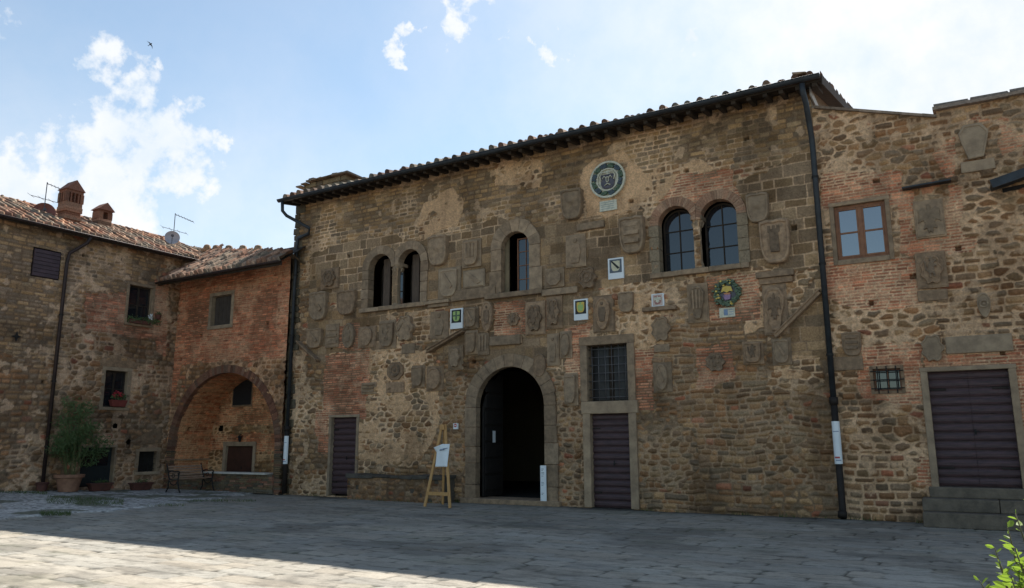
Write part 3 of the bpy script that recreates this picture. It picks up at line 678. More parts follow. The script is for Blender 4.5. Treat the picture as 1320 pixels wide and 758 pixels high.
# verge at the gable ends and white board
mb = MB(); mb.add([(rr+.0, EY, EZ-.16), (rr+.0, EY, EZ+.06), (rr, EY+9.6, EZ+.06+9.6*SL), (rr, EY+9.6, EZ-.16+9.6*SL), (rr+.03, EY, EZ-.16), (rr+.03, EY, EZ+.06), (rr+.03, EY+9.6, EZ+.06+9.6*SL), (rr+.03, EY+9.6, EZ-.16+9.6*SL)],
       [(0, 1, 2, 3), (4, 7, 6, 5), (0, 4, 5, 1), (1, 5, 6, 2), (2, 6, 7, 3), (3, 7, 4, 0)]); mb.build('verge_board', M_rafter, main)
mb = MB(); mb.bar((RX+.03, FY-.25, EZ-.07), (RX+.03, FY+1.6, EZ-.15), .03, .20); mb.build('gable_board', M_greyboard, main)
for (px, py, sc) in ((1032, 96, 1.0),):
    p = onY(px, py, EY+.1); mb = MB(); mb.box((p[0]-.18, EY-.02, p[2]-.05), (p[0]+.14, EY+.3, p[2]+.03), jit=.035); mb.build('roof_stone', M_sand2, rf, bevel=.03)
# stone block with tile lid on the left end of the roof
a = onY(391, 250, 19.3); b = onY(446, 226, 19.3)
mb = MB(); zt = onY(400, 236, 19.3)[2]
cols = [tuple(np.array(random.choice(P_RUB))*random.uniform(.9, 1.2)) for _ in range(99)]
xx = a[0]
for r_ in range(6):
    z = 9.9+r_*(zt-9.9)/6; xx = a[0]
    while xx < b[0]-.05:
        e = min(xx+random.uniform(.25, .5), b[0]); mb.box((xx+.006, 19.3+random.uniform(-.02, .02), z+.005), (e-.006, 20.6, z+(zt-9.9)/6-.005), random.choice(cols)); xx = e
chm = mb.build('chimney', M_wall, rf, bevel=.012)
mb = MB(); x = a[0]-.22
while x < b[0]+.05:
    mb.box((x, 19.12, zt+.0+random.uniform(0, .02)-max(0, (a[0]+.3-x))*.25), (x+.26, 20.75, zt+.06-max(0, (a[0]+.3-x))*.25), tuple(np.array((.2, .15, .11))*random.uniform(.7, 1.2)), jit=.012); x += .25
for px in (406, 436): p = onY(px, 222, 19.5); mb.box((p[0]-.13, 19.3, zt+.05), (p[0]+.13, 19.6, zt+.19), (.14, .12, .10), jit=.03)
mb.build('chimney_cap', M_tile, chm)
# --- drainpipes of the main building
def downpipe(parent, pts, r, matl, lower=None, lower_from=None, brackets=()):
    mb = MB(); mb.tube(pts, r, 12)
    o = mb.build('drainpipe', matl, parent, smooth=True)
    for (x, y, z, ax) in brackets:
        mb = MB(); mb.tube([(x, y, z-.025), (x, y, z+.025)], r*1.25, 12)
        if ax == 'y': mb.box((x-.02, y, z-.02), (x+.02, y+.2, z+.02))
        else: mb.box((x-.2, y-.02, z-.02), (x, y+.02, z+.02))
        mb.build('bracket', M_iron, o)
    return o
px_ = onY(1065, 400, FY-.13)[0]
zj = onY(1078, 513, FY-.13)[2]
downpipe(main, [(px_-.02, EY-.085, EZ-.09), (px_-.02, EY-.06, EZ-.28), (px_, EY+.1, EZ-.5), (px_, FY-.16, EZ-1.15), (px_, FY-.13, EZ-1.35), (px_, FY-.13, zj)], .062, M_pipe, brackets=[(px_, FY-.13, z, 'y') for z in (3.4, 5.4, 7.4)])
mb = MB(); mb.tube([(px_, FY-.13, zj+.02), (px_, FY-.13, zj-.14)], .088, 14); mb.tube([(px_, FY-.13, zj-.1), (px_, FY-.13, .22), (px_, FY-.2, .06)], .070, 12); mb.tube([(px_, FY-.17, .14), (px_, FY-.24, .05)], .09, 12); dpl = mb.build('drainpipe', M_cast, main, smooth=True)
def pipe_paper(px, y0, y1, xx, yy, r, lab):
    zt_ = onY(px, y0, yy)[2]; zb = onY(px, y1, yy)[2]; mb = MB(); n = 12; vs = []
    for z in (zb, zt_):
        for k in range(n+1):
            a = math.pi*(1.0+k/n)*1.0; vs.append((xx+math.cos(a)*r, yy+math.sin(a)*r, z))
    mb.add(vs, [(k, k+1, k+n+2, k+n+1) for k in range(n)]); 
    for (f0, f1, k0, k1, mi) in ((.07, .10, 4, 9, 1), (.13, .17, 3, 8, 2), (.75, .77, 3, 9, 1)):
        za = zb+(zt_-zb)*f0; zc = zb+(zt_-zb)*f1; v2 = []
        for z in (za, zc):
            for k in range(k0, k1+1): a = math.pi*(1+k/n); v2.append((xx+math.cos(a)*(r+.003), yy+math.sin(a)*(r+.003), z))
        c = k1-k0+1; mb.add(v2, [(k, k+1, k+c+1, k+c) for k in range(c-1)], mi=mi)
    o = mb.build('paper_notice', [M_white, M_print, M_stickred], None, (xx, yy-r, zb), smooth=True); tag(o, lab, 'notice', None)
pipe_paper(1080, 543, 598, px_, FY-.13, .079, 'long white paper notice with red print wrapped round the right-hand drainpipe')
plx = onY(374, 500, FY-.13)[0]
downpipe(main, [(rl+.12, EY-.085, EZ-.09), (rl+.12, EY-.06, EZ-.40), (rl+.2, EY+.05, EZ-.55), (plx+.55, FY-.16, EZ-.95), (plx+.5, FY-.13, EZ-1.12), (plx+.06, FY-.16, EZ-1.22), (plx, FY-.16, EZ-1.5), (plx, FY-.16, 2.0)], .055, M_pipe, brackets=[(plx, FY-.16, z, 'y') for z in (3, 5, 7)])
mb = MB(); mb.tube([(plx, FY-.16, 2.05), (plx, FY-.16, .02)], .075, 12); mb.tube([(plx, FY-.16, 2.1), (plx, FY-.16, 1.95)], .09, 12); mb.build('drainpipe', M_cast, main, smooth=True)
pipe_paper(371, 562, 598, plx, FY-.16, .082, 'short white paper notice wrapped round the left-hand drainpipe by the brick wing')
# rough quoins up the left corner
mb = MB(); z = 0
while z < 9.4:
    h = random.uniform(.14, .34); w = random.uniform(.14, .42); mb.box((LX-.05-random.uniform(0, .05), FY-.03-random.uniform(0, .05), z+.01), (LX+w, FY+.4, z+h-.008), tuple(np.array(random.choice(P_ASH))*random.uniform(.5, .8)), jit=.015); z += h
mb.build('corner_quoins', M_wall, main, bevel=.02)

# ------------------------------------------------------------------ right-hand building
right = thing('stone_house', 'lower rubble house on the right with brown window and wide plank door up steps', 'building', (2, FY+3, 0))
RE = 7.0
U, V = mesh_grid(RX, RE, -.05, 9.15, .0175)
regs = [
 ('brk', Q([(1060, 225), (1160, 220), (1165, 262), (1060, 270)])), ('brk', Q([(1060, 335), (1180, 330), (1185, 395), (1110, 400), (1065, 385)])),
 ('brk', Q([(1160, 240), (1178, 240), (1178, 330), (1160, 320)])), ('brk', Q([(1218, 240), (1240, 240), (1240, 320), (1218, 330)])), ('brk', Q([(1160, 300), (1260, 306), (1250, 325), (1160, 325)])),
 ('brk', Q([(1110, 445), (1185, 440), (1190, 520), (1110, 515)])), ('brk', Q([(1190, 458), (1330, 452), (1330, 478), (1190, 480)])), ('brk', Q([(1300, 440), (1345, 440), (1345, 640), (1310, 640)])),
 ('brk', Q([(1180, 590), (1205, 590), (1205, 625), (1180, 625)])), ('brk', Q([(1200, 200), (1260, 150), (1330, 180), (1300, 200), (1220, 230)])), ('rub', Q([(1230, 160), (1290, 160), (1290, 230), (1230, 230)])),
 ('ash', Q([(1060, 455), (1112, 455), (1112, 478), (1060, 478)])),
]
H, Cc = masonry(U, V, regs, 57, base='rub', lightbias=.5, tint=(1.0, .97, .95))
H *= np.clip((U-RX)/.1, 0, 1)
xk = onY(1207, 150, FY)[0]; zk = onY(1205, 152, FY)[2]; zl = 9.1; zr = onY(1215, 142, FY)[2]
def rtop(x): return np.where(x < xk, zl+(zk-zl)*(x-RX)/(xk-RX), zr)
uc, vc = centre(U), centre(V); mask = vc < rtop(uc)
for o in (WR, WS, DR): mask &= ~cut(o)
grid_mesh('wall', U, V, np.stack([U, FY-H, V], -1), Cc, mask, M_wall, right)
mb = MB(); c_ = (.18, .15, .11)
mb.add([(RE, FY, -.05), (RE, FY+6, -.05), (RE, FY+6, zr), (RE, FY, zr)], [(0, 1, 2, 3)], c_); mb.add([(RX+.01, FY+6, -.05), (RE, FY+6, -.05), (RE, FY+6, zr), (RX+.01, FY+6, zr)], [(0, 1, 2, 3)], c_)
mb.build('wall', M_wall, right)
mb = MB(); mb.add([(RX+.01, FY+.02, zl-.05), (xk, FY+.02, zk-.05), (xk, FY+6, zk-.05), (RX+.01, FY+6, zl-.05)], [(0, 1, 2, 3)], (.25, .14, .09)); mb.add([(xk, FY+.02, zr-.03), (RE, FY+.02, zr-.03), (RE, FY+6, zr-.03), (xk, FY+6, zr-.03)], [(0, 1, 2, 3)], (.25, .14, .09))
mb.add([(xk, FY+.02, zk-.2), (xk, FY+6, zk-.2), (xk, FY+6, zr), (xk, FY+.02, zr)], [(0, 1, 2, 3)], c_)
rroof = mb.build('roof', M_tile, right)
mb = MB(); x = RX+.06
while x < xk-.05:   # thin tile coping stepping down
    e = min(x+random.uniform(.35, .5), xk); za = float(rtop(np.array(x+.01))); zb2 = float(rtop(np.array(min(e, xk-.01)))); cc_ = tuple(np.array((.26, .19, .14))*random.uniform(.7, 1.1)); mb.prism([(x, za-.02), (e, zb2-.02), (e, zb2+.035), (x, za+.035+random.uniform(0, .012))], FY-.09, FY+.3, col=cc_); x = e
x = xk-.05
while x < RE:
    e = x+random.uniform(.4, .8); mb.box((x, FY-.14, zr-.01), (e, FY+.35, zr+.06), (.25, .19, .15), jit=.012); mb.box((x+.03, FY-.10, zr+.06), (e, FY+.35, zr+.125), (.17, .14, .12), jit=.015); x = e
mb.build('coping', M_tile, right)
x0, z0, x1, z1 = WR
mb = MB(); mb.box((x0-.09, FY-.045, z0-.10), (x0, FY+.3, z1+.0)); mb.box((x1, FY-.045, z0-.10), (x1+.09, FY+.3, z1)); mb.box((x0-.10, FY-.05, z1), (x1+.10, FY+.3, z1+.09)); mb.box((x0, FY-.06, z0-.11), (x1, FY+.3, z0)); mb.build('window_surround', M_sand, right, bevel=.01)
fo = MB(); yy = FY+.07
for a, b in (((x0, z0), (x0+0.06, z1)), ((x1-0.06, z0), (x1, z1)), ((x0+0.06, z0), (x1-0.06, z0+0.06)), ((x0+0.06, z1-0.06), (x1-0.06, z1))): fo.box((a[0], yy-.03, a[1]), (b[0], yy+.03, b[1]))
cx = (x0+x1)/2; fo.box((cx-.045, yy-.03, z0+0.06), (cx+.045, yy+.02, z1-0.06))
zc = z0+(z1-z0)*.5; fo.box((x0+0.06, yy-.02, zc-.02), (cx-.045, yy+.02, zc+.02)); fo.box((cx+.045, yy-.02, zc-.02), (x1-0.06, yy+.02, zc+.02))
for a, b in ((x0+0.06, cx-.045), (cx+.045, x1-0.06)):
    fo.box((a, yy-.035, z0+0.06), (a+.03, yy+.01, z1-0.06)); fo.box((b-.03, yy-.035, z0+0.06), (b, yy+.01, z1-0.06)); fo.box((a+.03, yy-.035, z0+0.06), (b-.03, yy+.01, z0+.10)); fo.box((a+.03, yy-.035, z1-.10), (b-.03, yy+.01, z1-0.06))
f = fo.build('window', M_brownwin, right, bevel=.006)
for a, b in ((x0+.085, cx-.07), (cx+.07, x1-.085)):
    mb = MB(); mb.box((a, yy-.004, z0+.095), (b, yy+.004, z1-.095)); mb.build('pane', M_glass2, f)
x0, z0, x1, z1 = WS
mb = MB(); mb.box((x0-.06, FY-.02, z0-.06), (x0, FY+.3, z1+.06)); mb.box((x1, FY-.02, z0-.06), (x1+.06, FY+.3, z1+.06)); mb.box((x0, FY-.022, z1), (x1, FY+.3, z1+.06)); mb.box((x0, FY-.022, z0-.06), (x1, FY+.3, z0)); mb.build('window_surround', M_sand2, right)
f = glazed(WS, 2, 1, FY+.16, M_brownwin, right, fw=.04, arch=False)
mb = MB()
for k in range(3): x = x0+(x1-x0)*(k+.5)/3; mb.tube([(x, FY-.03, z0-.05), (x, FY-.03, z1+.05)], .012, 6)
for k in range(3): z = z0+(z1-z0)*(k+.3)/2.6; mb.tube([(x0-.05, FY-.045, z), (x1+.05, FY-.045, z)], .012, 6)
mb.build('window_grille', M_iron, right)
x0, z0, x1, z1 = DR
mb = MB(); mb.box((x0-.13, FY-.05, z0-.02), (x0, FY+.4, z1)); mb.box((x1, FY-.05, z0-.02), (x1+.13, FY+.4, z1)); mb.box((x0-.14, FY-.055, z1), (x1+.14, FY+.4, z1+.09)); mb.build('door_surround', M_sand3, right, bevel=.012)
board_door(DR, FY+.09, right, 13, True)
sx0 = onY(1190, 660, FY-.5)[0]
mb = MB()
for k, (dp, zz) in enumerate(((.80, z0*.36), (.48, z0*.70), (.12, z0-.005))):
    zb = 0 if k == 0 else (z0*.36 if k == 1 else z0*.70)
    x = sx0+(.0 if k < 2 else .12)
    while x < RE-1:
        e = x+random.uniform(1.0, 1.7); mb.box((x, FY-dp, zb-(.02 if k == 0 else 0)), (e-.006, FY-.0+(.4 if k == 2 else .02), zz), jit=.006); x = e
mb.build('door_steps', mat('dark_step_stone', (.17, .135, .10), (.095, .078, .06), 5, .9, .6, dist=.02), right, bevel=.018)

# ------------------------------------------------------------------ ground
def gzf(x, y): return .20*np.clip((-20-x)/5, 0, 1)*np.clip((17-y)/4.5, 0, 1)
GX0, GX1, GY0, GY1 = -25.2, 4.5, 3.0, 18.2
U, V = mesh_grid(GX0, GX1, GY0, GY1, .034)
d, i, j = coursed(U, V, .36, .85, 801, .10, .75)
st_ = 1-(1-sm(d, .001, .014))*(.60+.40*sm(fbm(U*1.7, V*1.7, 899, 3), .35, .6)); fin = fbm(U*9, V*9, 805, 3); big = fbm(U*.35, V*.5, 806, 4); mid = fbm(U*2, V*5, 807, 4)
Hg = gzf(U, V)-.014*(1-st_)+(hsh(i, j, 810)-.5)*.010+.008*(fin-.5)+.035*(big-.5)-.02
Hg += (hsh(i, j, 811)-.5)*.02*((U*2.2+hsh(i, j, 813)*9) % 1-.5)*st_
base = np.array((.305, .278, .232)); C = base*(.87+.22*hsh(i, j, 820))[..., None]*(.86+.28*big)[..., None]*(.90+.2*mid)[..., None]
C = C*(1+.06*(hsh(i, j, 821)-.5)[..., None]*np.array((1, 0, -1.2)))
C = C*(1-.25*sm(fbm(U*4, V*16, 845, 4), .56, .66))[..., None]*(1-.3*sm(fbm(U*.6, V*.9, 846, 5), .60, .68))[..., None]
C = np.array((.075, .068, .052))+(C-np.array((.075, .068, .052)))*st_[..., None]
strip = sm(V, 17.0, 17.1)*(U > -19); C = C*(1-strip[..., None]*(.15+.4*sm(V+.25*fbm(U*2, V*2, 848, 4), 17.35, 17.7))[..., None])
moss = sm(fbm(U*1.3, V*1.3, 830, 5), .60, .72)*.35*(1-st_*.5); C = C+(np.array((.09, .10, .05))-C)*moss[..., None]
# gravel forecourt on the left shares the sheet's grid, so the two meet edge to edge
gp = [tuple(onZ(x, y, .06)[:2]) for x, y in [(-60, 672), (0, 666), (60, 660), (150, 655), (230, 646), (300, 638.5)]]+[(-20.2, 17.6), (-25.3, 18.3), (-25.3, 8)]
wu = U+.5*(fbm(U*1.5, V*1.5, 901, 5)-.5); wv = V+.5*(fbm(U*1.5, V*1.5, 902, 5)-.5)
isg = inpoly(wu, wv, gp); dd, ii, jj = voro(U, V, .085, .085, 905)
cg = (.40+.85*hsh(ii, jj, 909))*(.7+.5*fbm(U*1.6, V*1.6, 911, 4)); Cg = np.array((.47, .45, .42))*cg[..., None]
gr = sm(fbm(U*.9, V*1.4, 912, 4), .54, .64); Cg = Cg+(np.array((.085, .09, .045))-Cg)*(gr*.75)[..., None]
C = np.where(isg[..., None], Cg, C); Hg = np.where(isg, gzf(U, V)+.004+.014*sm(dd, 0, .02)+.012*fbm(U*1.4, V*1.4, 908, 3), Hg)
mg = isg[:-1, :-1] & isg[1:, 1:] & isg[1:, :-1] & isg[:-1, 1:]
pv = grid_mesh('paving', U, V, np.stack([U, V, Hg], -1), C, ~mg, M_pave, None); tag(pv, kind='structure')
tag(grid_mesh('gravel', U, V, np.stack([U, V, Hg], -1), C, mg, M_grav, None), kind='structure')
gm = mat('wide_paving', (.20, .19, .175), (.14, .133, .12), .9, .85, .3)
mb = MB(); mb.add([(-900, -900, -.10), (900, -900, -.10), (900, 900, -.10), (-900, 900, -.10)], [(0, 1, 2, 3)]); tag(mb.build('ground', gm), kind='structure')
# grass tufts
gb = MB(); rng = np.random.default_rng(4); gl = mat('grass_blades', (.09, .12, .035), (.05, .075, .025), 3, .8, 0)
for (px0, py0, px1, py1, n) in ((-10, 637, 60, 639, 500), (60, 640, 160, 646, 1100), (52, 655, 92, 659, 500), (245, 640, 330, 642, 240), (190, 646, 240, 648, 90)):
    for k in range(n):
        p = onZ(rng.uniform(px0, px1), rng.uniform(py0, py1), .12); 
        if p[0] < -24.6: continue
        z = float(gzf(p[0], p[1]))+.02; h = rng.uniform(.03, .09); a = rng.uniform(0, 6.28); lx, ly = rng.normal(0, .025, 2); w = .006
        gb.add([(p[0]-w*math.cos(a), p[1]-w*math.sin(a), z), (p[0]+w*math.cos(a), p[1]+w*math.sin(a), z), (p[0]+lx, p[1]+ly, z+h)], [(0, 1, 2)])
for (xa, xb, n) in ((-18.6, -16.9, 60), (-12.3, -11.7, 50), (-9.4, -8.4, 60), (-7.0, -1.1, 260), (-15.9, -12.3, 60)):
    for k in range(n):
        x = rng.uniform(xa, xb)
        if fbm(np.array([x*2.0]), np.array([3.3]), 977, 3)[0] < .5: continue
        y = FY-(.62 if -15.9 < x < -12.3 else rng.uniform(.03, .12)); h = rng.uniform(.03, .10); a = rng.uniform(0, 6.28); lx, ly = rng.normal(0, .03, 2); w = .007
        gb.add([(x-w*math.cos(a), y-w*math.sin(a), -.02), (x+w*math.cos(a), y+w*math.sin(a), -.02), (x+lx, y-abs(ly), h)], [(0, 1, 2)])
tag(gb.build('grass', gl), kind='stuff', label='thin grass growing through the gravel and along the foot of the walls', cat='grass')

# ------------------------------------------------------------------ left-hand building (wall along X = WX)
WX = -24.7; LE = 8.38; LS = math.tan(R(24))
left = thing('stone_house', 'long stone house on the left with clay tile roof, chimneys and purple drainpipe', 'building', (-30, 12, 0))
def QX(poly): return [tuple(onX(x, y, WX)[1:]) for x, y in poly]
def rectX(x0, y0, x1, y1):
    cx, cy = (x0+x1)/2, (y0+y1)/2; a = onX(x0, cy, WX)[1]; b = onX(x1, cy, WX)[1]; return a, onX(cx, y1, WX)[2], b, onX(cx, y0, WX)[2]
U, V = mesh_grid(4.0, 19.4, -.05, LE, .03)
regs = [('brk', QX([(108, 378), (165, 375), (195, 380), (210, 410), (205, 440), (110, 425)])), 
        ('brk', QX([(200, 360), (215, 360), (215, 460), (200, 450)]))]
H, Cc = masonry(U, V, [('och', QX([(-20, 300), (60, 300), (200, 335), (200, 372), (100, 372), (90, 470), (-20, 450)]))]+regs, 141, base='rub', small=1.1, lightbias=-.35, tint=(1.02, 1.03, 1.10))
lop = dict(shut=rectX(42, 323, 76, 358), w1=rectX(165, 369, 195, 418), w2=rectX(134, 478, 163, 525), door=rectX(103, 577, 146, 626), bars=rectX(178, 582, 201, 608))
uc, vc = centre(U), centre(V); mask = np.ones(uc.shape, bool)
for k_, o in lop.items(): mask &= ~cut(o)
holes = [onX(148, 549, WX), onX(165.5, 570, WX)]
for h_ in holes: mask &= ~(np.hypot(uc-h_[1], vc-h_[2]) < .09)
grid_mesh('wall', U, V, np.stack([WX+H, U, V], -1), Cc, mask, M_wall, left)
mb = MB(); c_ = (.17, .14, .10)
mb.add([(WX, 4, 0), (WX-6, 4, 0), (WX-6, 4, LE+.6), (WX-3, 4, LE+3*LS), (WX, 4, LE)], [(0, 1, 2, 3, 4)], c_); mb.add([(WX, 19.4, 0), (WX-6, 19.4, 0), (WX-6, 19.4, LE+.6), (WX-3, 19.4, LE+3*LS-.1), (WX, 19.4, LE)], [(0, 1, 2, 3, 4)], c_)
mb.add([(WX-6, 4, 0), (WX-6, 19.4, 0), (WX-6, 19.4, LE+.6), (WX-6, 4, LE+.6)], [(0, 1, 2, 3)], c_); mb.build('wall', M_wall, left)
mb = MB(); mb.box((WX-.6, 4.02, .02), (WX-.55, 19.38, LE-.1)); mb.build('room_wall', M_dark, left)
RV = 2.9
ov = .38
lroof = tile_roof(left, (WX+ov, 3.7, LE-.10), (0, 1, 0), (-1, 0, LS), 15.55, (RV+ov)/math.cos(R(24)), seed=61, pal=P_TILE, st=.032, rag=.12)
mb = MB()
xr = WX-RV; zr_ = LE-.10+(RV+ov)*LS
mb.add([(xr, 3.7, zr_), (xr, 19.25, zr_), (xr-3.6, 19.25, zr_-1.5), (xr-3.6, 3.7, zr_-1.5)], [(0, 1, 2, 3)], (.25, .15, .1))
y = 3.7
while y < 19.1:   # ridge tiles
    n = 8; zz = zr_+.0; vs = []
    for t in (y, y+.42):
        for k in range(n+1): a = math.pi*k/n; vs.append((xr+.13*math.cos(a), t, zz+.12*math.sin(a)+random.uniform(-.004, .004)))
    mb.add(vs, [(k, k+1, k+n+2, k+n+1) for k in range(n)], tuple(np.array(random.choice(P_TILE))*random.uniform(.6, 1))); y += .40
mb.build('ridge', M_tile, lroof)
mb = MB(); mb.add([(WX+ov, 3.7, LE-.15), (WX+ov, 19.25, LE-.15), (WX-RV, 19.25, zr_-.06), (WX-RV, 3.7, zr_-.06)], [(0, 1, 2, 3)]); mb.box((WX+ov-.02, 3.7, LE-.20), (WX+ov+.01, 19.25, LE-.10)); mb.box((WX-RV, 19.25, LE-.2), (WX+ov, 19.28, LE-.2+.01))
mb.add([(WX+ov, 19.26, LE-.22), (WX-RV, 19.26, zr_-.16), (WX-RV, 19.26, zr_+.06), (WX+ov, 19.26, LE-.02)], [(0, 1, 2, 3)])
mb.build('soffit', M_rafter, lroof)
gutter(left, (WX+ov+.07, 3.7, LE-.10), (WX+ov+.07, 19.25, LE-.10), .06, M_pipebr, (1, 0, 0))
py = onX(74, 450, WX+.12)[1]; pt = onX(97, 308, WX+.12)
downpipe(left, [(WX+ov+.06, py+.5, LE-.15), (WX+ov, py+.45, LE-.35), (WX+.13, py+.05, LE-.75), (WX+.12, py, LE-1.1), (WX+.12, py, .15)], .055, M_pipebr, brackets=[(WX+.12, py, z, 'x') for z in (1.5, 3.5, 5.6)])
def frameX(o, wd, pr, parent, matl, dep=.3, nm='window_surround', sill=True):
    y0, z0, y1, z1 = o; mb = MB(); mb.box((WX+pr, y0-wd, z0), (WX-dep, y0, z1)); mb.box((WX+pr, y1, z0), (WX-dep, y1+wd, z1)); mb.box((WX+pr+.002, y0-wd, z1), (WX-dep, y1+wd, z1+wd))
    if sill: mb.box((WX+pr+.04, y0-wd, z0-wd*.8), (WX-dep, y1+wd, z0))
    return mb.build(nm, matl, parent, bevel=.01)
y0, z0, y1, z1 = lop['shut']; mb = MB()
for k in range(7): z = z0+(z1-z0)*k/7; mb.box((WX+.01, y0, z+.006), (WX+.05, y1, z+(z1-z0)/7-.006))
mb.box((WX-.02, y0, z0), (WX+.008, y1, z1)); tag(mb.build('shutter', M_shutter, left, bevel=.004))
frameX(lop['w1'], .10, .03, left, M_sand); frameX(lop['w2'], .13, .035, left, M_sand3); frameX(lop['bars'], .13, .035, left, M_sand3); frameX(lop['door'], .08, .03, left, M_sand3, nm='door_surround', sill=False)
mb = MB(); y0, z0, y1, z1 = lop['w2']; cy_ = (y0+y1)/2
arc = [(cy_+(y1-y0)*.9*math.cos(a), z1+.12+.42*math.sin(a)) for a in np.linspace(0, math.pi, 12)]; mb.prism(arc, WX-.05, WX+.045, 'x'); mb.build('relief_lunette', M_sand2, left, bevel=.01)
mb = MB(); y0, z0, y1, z1 = lop['bars']
mb.prism([(y0-.35, z1+.32), (y0+.2, z1+.65), (y1+.12, z1+.86), (y1+.12, z1+.30), (y0-.1, z1+.22)], WX-.05, WX+.04, 'x'); mb.build('relief_lunette', M_sand2, left, bevel=.01)
def windowX(o, parent, dep=.18, cols=2, rows=2, fr=M_rafter):
    y0, z0, y1, z1 = o; mb = MB(); X = WX-dep; fw = .05
    for a, b in (((y0, z0), (y0+fw, z1)), ((y1-fw, z0), (y1, z1)), ((y0+fw, z0), (y1-fw, z0+fw)), ((y0+fw, z1-fw), (y1-fw, z1))): mb.box((X, a[0], a[1]), (X+.05, b[0], b[1]))
    for k in range(1, cols): y = y0+(y1-y0)*k/cols; mb.box((X, y-.03, z0+fw), (X+.055, y+.03, z1-fw))
    for k in range(1, rows): z = z0+(z1-z0)*k/rows; mb.box((X+.002, y0+fw, z-.015), (X+.045, y1-fw, z+.015))
    f = mb.build('window', fr, parent); mb = MB(); mb.box((X+.01, y0+.01, z0+.01), (X+.02, y1-.01, z1-.01)); mb.build('pane', M_glass, f); return f
windowX(lop['w1'], left); windowX(lop['w2'], left)
y0, z0, y1, z1 = lop['bars']; mb = MB(); mb.box((WX-.2, y0, z0), (WX-.18, y1, z1)); f = mb.build('window', M_dark, left)
mb = MB()
for k in range(4): mb.tube([(WX-.05, y0+(y1-y0)*(k+.5)/4, z0), (WX-.05, y0+(y1-y0)*(k+.5)/4, z1)], .012, 6)
for k in range(4): mb.tube([(WX-.06, y0, z0+(z1-z0)*(k+.5)/4), (WX-.06, y1, z0+(z1-z0)*(k+.5)/4)], .012, 6)
mb.build('window_grille', M_iron, left)
y0, z0, y1, z1 = lop['door']; mb = MB(); mb.box((WX-.22, y0, z0), (WX-.16, y1, z1)); mb.box((WX-.16, y0+.12, z0+.12), (WX-.145, y1-.12, (z0+z1)/2-.05)); d_ = mb.build('door', mat('dark_green_door', (.022, .028, .03), None, 4, .5, .1), left, bevel=.01)
mb = MB(); mb.box((WX-.155, y0+.12, (z0+z1)/2+.02), (WX-.148, y1-.12, z1-.12)); mb.build('pane', M_glass, d_)
mb = MB(); mb.tube([(WX-.15, y1-.08, 1.0), (WX-.09, y1-.08, 1.0), (WX-.09, y1-.16, 1.0)], .012, 6); mb.build('handle', M_iron, d_)
mb = MB(); mb.box((WX-.1, y0-.2, -.02), (WX+.28, y1+.2, .12)); mb.build('doorstep', M_sand3, left, bevel=.01)
# star shaped wall anchor
p = onX(20, 434, WX); mb = MB(); st = []
for k in range(8): r_ = .17 if k % 2 == 0 else .055; st.append((p[1]+r_*math.cos(k*math.pi/4), p[2]+r_*math.sin(k*math.pi/4)))
mb.prism(st, WX+.05, WX+.07, 'x'); mb.tube([(WX-.05, p[1], p[2]), (WX+.09, p[1], p[2])], .03, 8); mb.build('wall_anchor', M_iron, left)
# chimneys on the left roof
def roofz(X): return LE-.10+(WX+ov-X)*LS
def chim(px0, px1, ptop, X, kind):
    a = onX(px0, ptop+25, X); b = onX(px1, ptop+25, X); t = onX((px0+px1)/2, ptop, X)
    y0, y1 = a[1], b[1]; cy_ = (y0+y1)/2; w = (y1-y0)*.5*(.72 if kind == 0 else .70); zb = roofz(X)-.35; zt = t[2]; hx = w*.85
    mb = MB(); rows = 14; zshaft = zt-.95 if kind == 0 else zt-.62
    def bc(): return tuple(np.array(random.choice(P_BRK))*random.uniform(.55, .95))
    n = max(4, int((zshaft-zb)/.085)); 
    for k in range(n):
        z = zb+(zshaft-zb)*k/n; e = .035 if (kind == 0 and k in (n-1, n-2, n-5)) else 0
        mb.box((X-hx*.88-e, cy_-w*.88-e, z+.004), (X+hx*.88+e, cy_+w*.88+e, z+(zshaft-zb)/n), bc(), jit=.004)
    if kind == 0:   # lantern with little posts
        mb.box((X-hx*.95, cy_-w*.95, zshaft), (X+hx*.95, cy_+w*.95, zshaft+.16), bc())
        zl_, zh = zshaft+.16, zshaft+.48
        for sx in (-1, 1):
            for k in range(5):
                yy = cy_-w*.85+w*1.7*k/4; ww = .055 if k in (0, 4) else .022; mb.box((X+sx*hx*.82-.05, yy-ww, zl_), (X+sx*hx*.82+.05, yy+ww, zh), bc())
        for k in (1, 2): 
            for sy in (-1, 1): mb.box((X-hx*.82+hx*1.64*k/3-.03, cy_+sy*w*.85-.04, zl_), (X-hx*.82+hx*1.64*k/3+.03, cy_+sy*w*.85+.04, zh), bc())
        mb.box((X-hx*.97, cy_-w*.97, zh), (X+hx*.97, cy_+w*.97, zh+.10), bc())
        zc = zh+.10
    else:
        zl_, zh = zshaft, zshaft+.26
        for sy in (-1, 1): mb.box((X-hx*.85, cy_+sy*w*.62-.09*1, zl_), (X+hx*.85, cy_+sy*w*.62+.09*1, zh), bc())
        mb.box((X-hx*.88, cy_-w*.88, zh), (X+hx*.88, cy_+w*.88, zh+.07), bc())
        zc = zh+.07
    o_ = 1.12
    mb.add([(X-hx*o_, cy_-w*o_, zc), (X-hx*o_, cy_+w*o_, zc), (X-hx*o_, cy_, zt), (X+hx*o_, cy_-w*o_, zc), (X+hx*o_, cy_+w*o_, zc), (X+hx*o_, cy_, zt)], [(0, 1, 2), (3, 5, 4), (0, 2, 5, 3), (1, 4, 5, 2), (0, 3, 4, 1)], (.22, .10, .07))
    return mb.build('chimney', M_wall, lroof, bevel=.005)
chim(75, 107, 233, -25.7, 0); chim(117, 145, 262, -26.6, 1)
